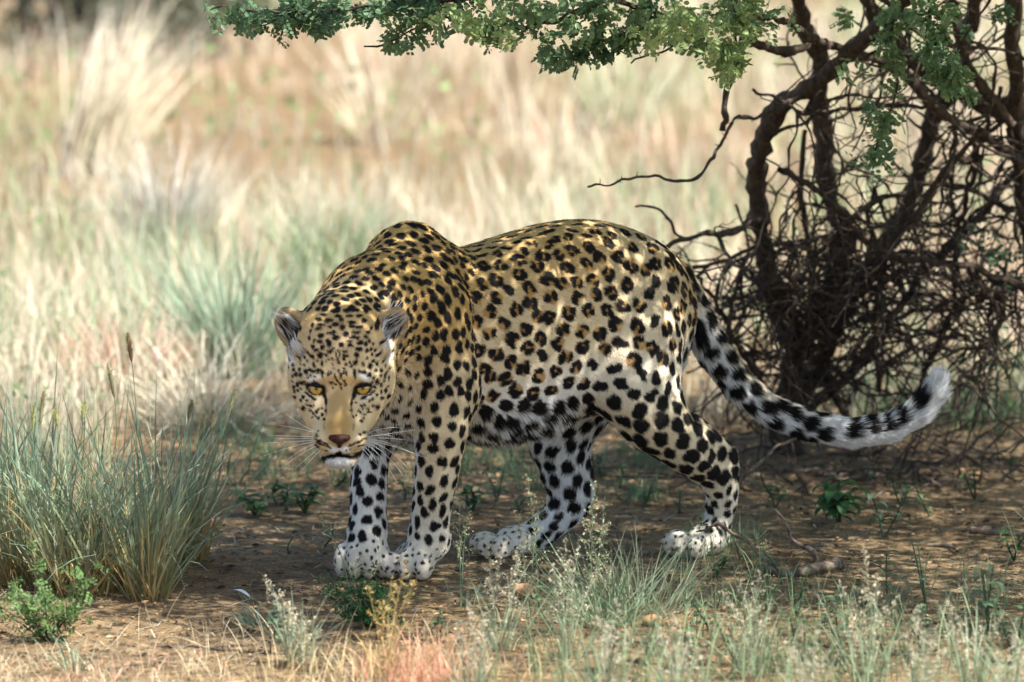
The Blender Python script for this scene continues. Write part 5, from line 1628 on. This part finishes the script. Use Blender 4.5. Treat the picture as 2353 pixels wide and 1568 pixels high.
# feather
m_fe, nt, b = mat_new('feather_white'); b.inputs['Base Color'].default_value = (.78, .76, .72, 1); b.inputs['Roughness'].default_value = .8
a = G(525, 1362, .012); e = G(575, 1376, .006)
ax = e-a; sd = np.cross(ax, Z3); sd /= np.linalg.norm(sd)
t = np.linspace(0, 1, 14); prof = .007*np.sin(np.clip(t*.9+.1, 0, 1)*math.pi)**.6
mid = a+ax*t[:, None]+np.array([0, 0, 1])*(.008*np.sin(t*3.1))[:, None]
V = np.stack([mid-sd*prof[:, None]+Z3*.003, mid, mid+sd*prof[:, None]+Z3*.003], 1).reshape(-1, 3)
F = np.array([[i*3+s2, i*3+s2+1, i*3+s2+4, i*3+s2+3] for i in range(13) for s2 in (0, 1)])
fo = empty('feather', a); tag(fo, 'small white feather lying on the sand before the tussock', 'feather')
new_mesh('vane', V-a, F, m_fe, fo)
v_, f2 = tube(mid+np.array([0, 0, .0006]), np.linspace(.0009, .0003, 14), 5); new_mesh('quill', v_-a, f2, m_fe, fo)
# more herbs in the shade behind the legs and along the front, each a plant of its own
SHADE_HERBS = [(930, 1150, 'behind the near front leg in deep shade'), (1060, 1120, 'in the shade under the chest'), (1190, 1185, 'before the far hind leg'), (1420, 1130, 'in litter behind the far hind leg'), (1480, 1165, 'between the hind legs'),
 (1380, 1090, 'below the thigh on dark litter'), (540, 1120, 'at the shaded edge near the large tussock'), (620, 1080, 'at the shade edge behind the seed stalks'), (770, 1120, 'below the chin'), (1780, 1170, 'behind the propped forked stick'),
 (2070, 1165, 'between two sticks in dappled sun'), (2240, 1150, 'on dark ground below the tail tip'), (2320, 1085, 'in litter far below the tail tip'), (1640, 1330, 'in front of the near hind heel'), (2330, 1290, 'at the shade edge on bright sand')]
for u, v, where in SHADE_HERBS:
    broad_plant('herb', 'small dark green herb '+where, u, v, int(U(12, 22)), U(.02, .03), mixv(srgb(66, 100, 62), srgb(92, 124, 84), U(0, 1)), U(.04, .075), 'small herbs on the sand', lw=U(.3, .5), droop=.6)
FRONT_HERBS = [(1640, 1470, 'beside the pale plumes near the log'), (1930, 1480, 'beneath the slanting plumes'), (2110, 1500, 'between two plume grasses'), (2330, 1520, 'beside the bushy grey-green herb'), (1480, 1530, 'below the spiky green clump'), (1290, 1470, 'beside the orange stone'),
 (1000, 1480, 'beside the dark green round-leaved shrub'), (620, 1500, 'under the whitish plumes'), (1700, 1540, 'under the pale plumes near the log'), (1850, 1530, 'in front of the feathery green herb'), (2040, 1545, 'among pale grass blades'), (1400, 1545, 'in front of the grey grass clump')]
for u, v, where in FRONT_HERBS:
    broad_plant('herb', 'leafy grey-green herb '+where, u, v, int(U(12, 24)), U(.022, .034), mixv(srgb(84, 112, 80), srgb(128, 146, 116), U(0, 1)), U(.06, .12), 'small herbs in the sward', lw=U(.25, .5), droop=.6)
for lb, u, v, tops in [('wispy plume grass in thick sward near the herb with yellow buds', 2120, 1640, [(2105, 1400), (2150, 1440), (2080, 1460), (2180, 1490)]), ('wispy plume grass in thick sward before the spiky green clump', 1560, 1640, [(1550, 1420), (1590, 1450), (1510, 1440), (1620, 1480)]),
    ('wispy plume grass in thick sward before the fallen log', 1850, 1650, [(1840, 1430), (1880, 1450), (1810, 1480), (1900, 1500)]), ('wispy plume grass close beside the bushy grey-green herb', 2330, 1640, [(2330, 1440), (2345, 1480), (2290, 1500)]),
    ('wispy plume grass in straw before the far hind paw', 1090, 1620, [(1080, 1390), (1110, 1420), (1050, 1440), (1140, 1450)]), ('wispy plume grass between two orange stones', 1390, 1640, [(1370, 1400), (1420, 1380), (1400, 1440), (1450, 1450)])]:
    plume_grass(lb, u, v, tops, 46, .17, srgb(140, 158, 128), srgb(198, 190, 166), 'wispy plume grasses in the sward', 120, .10)
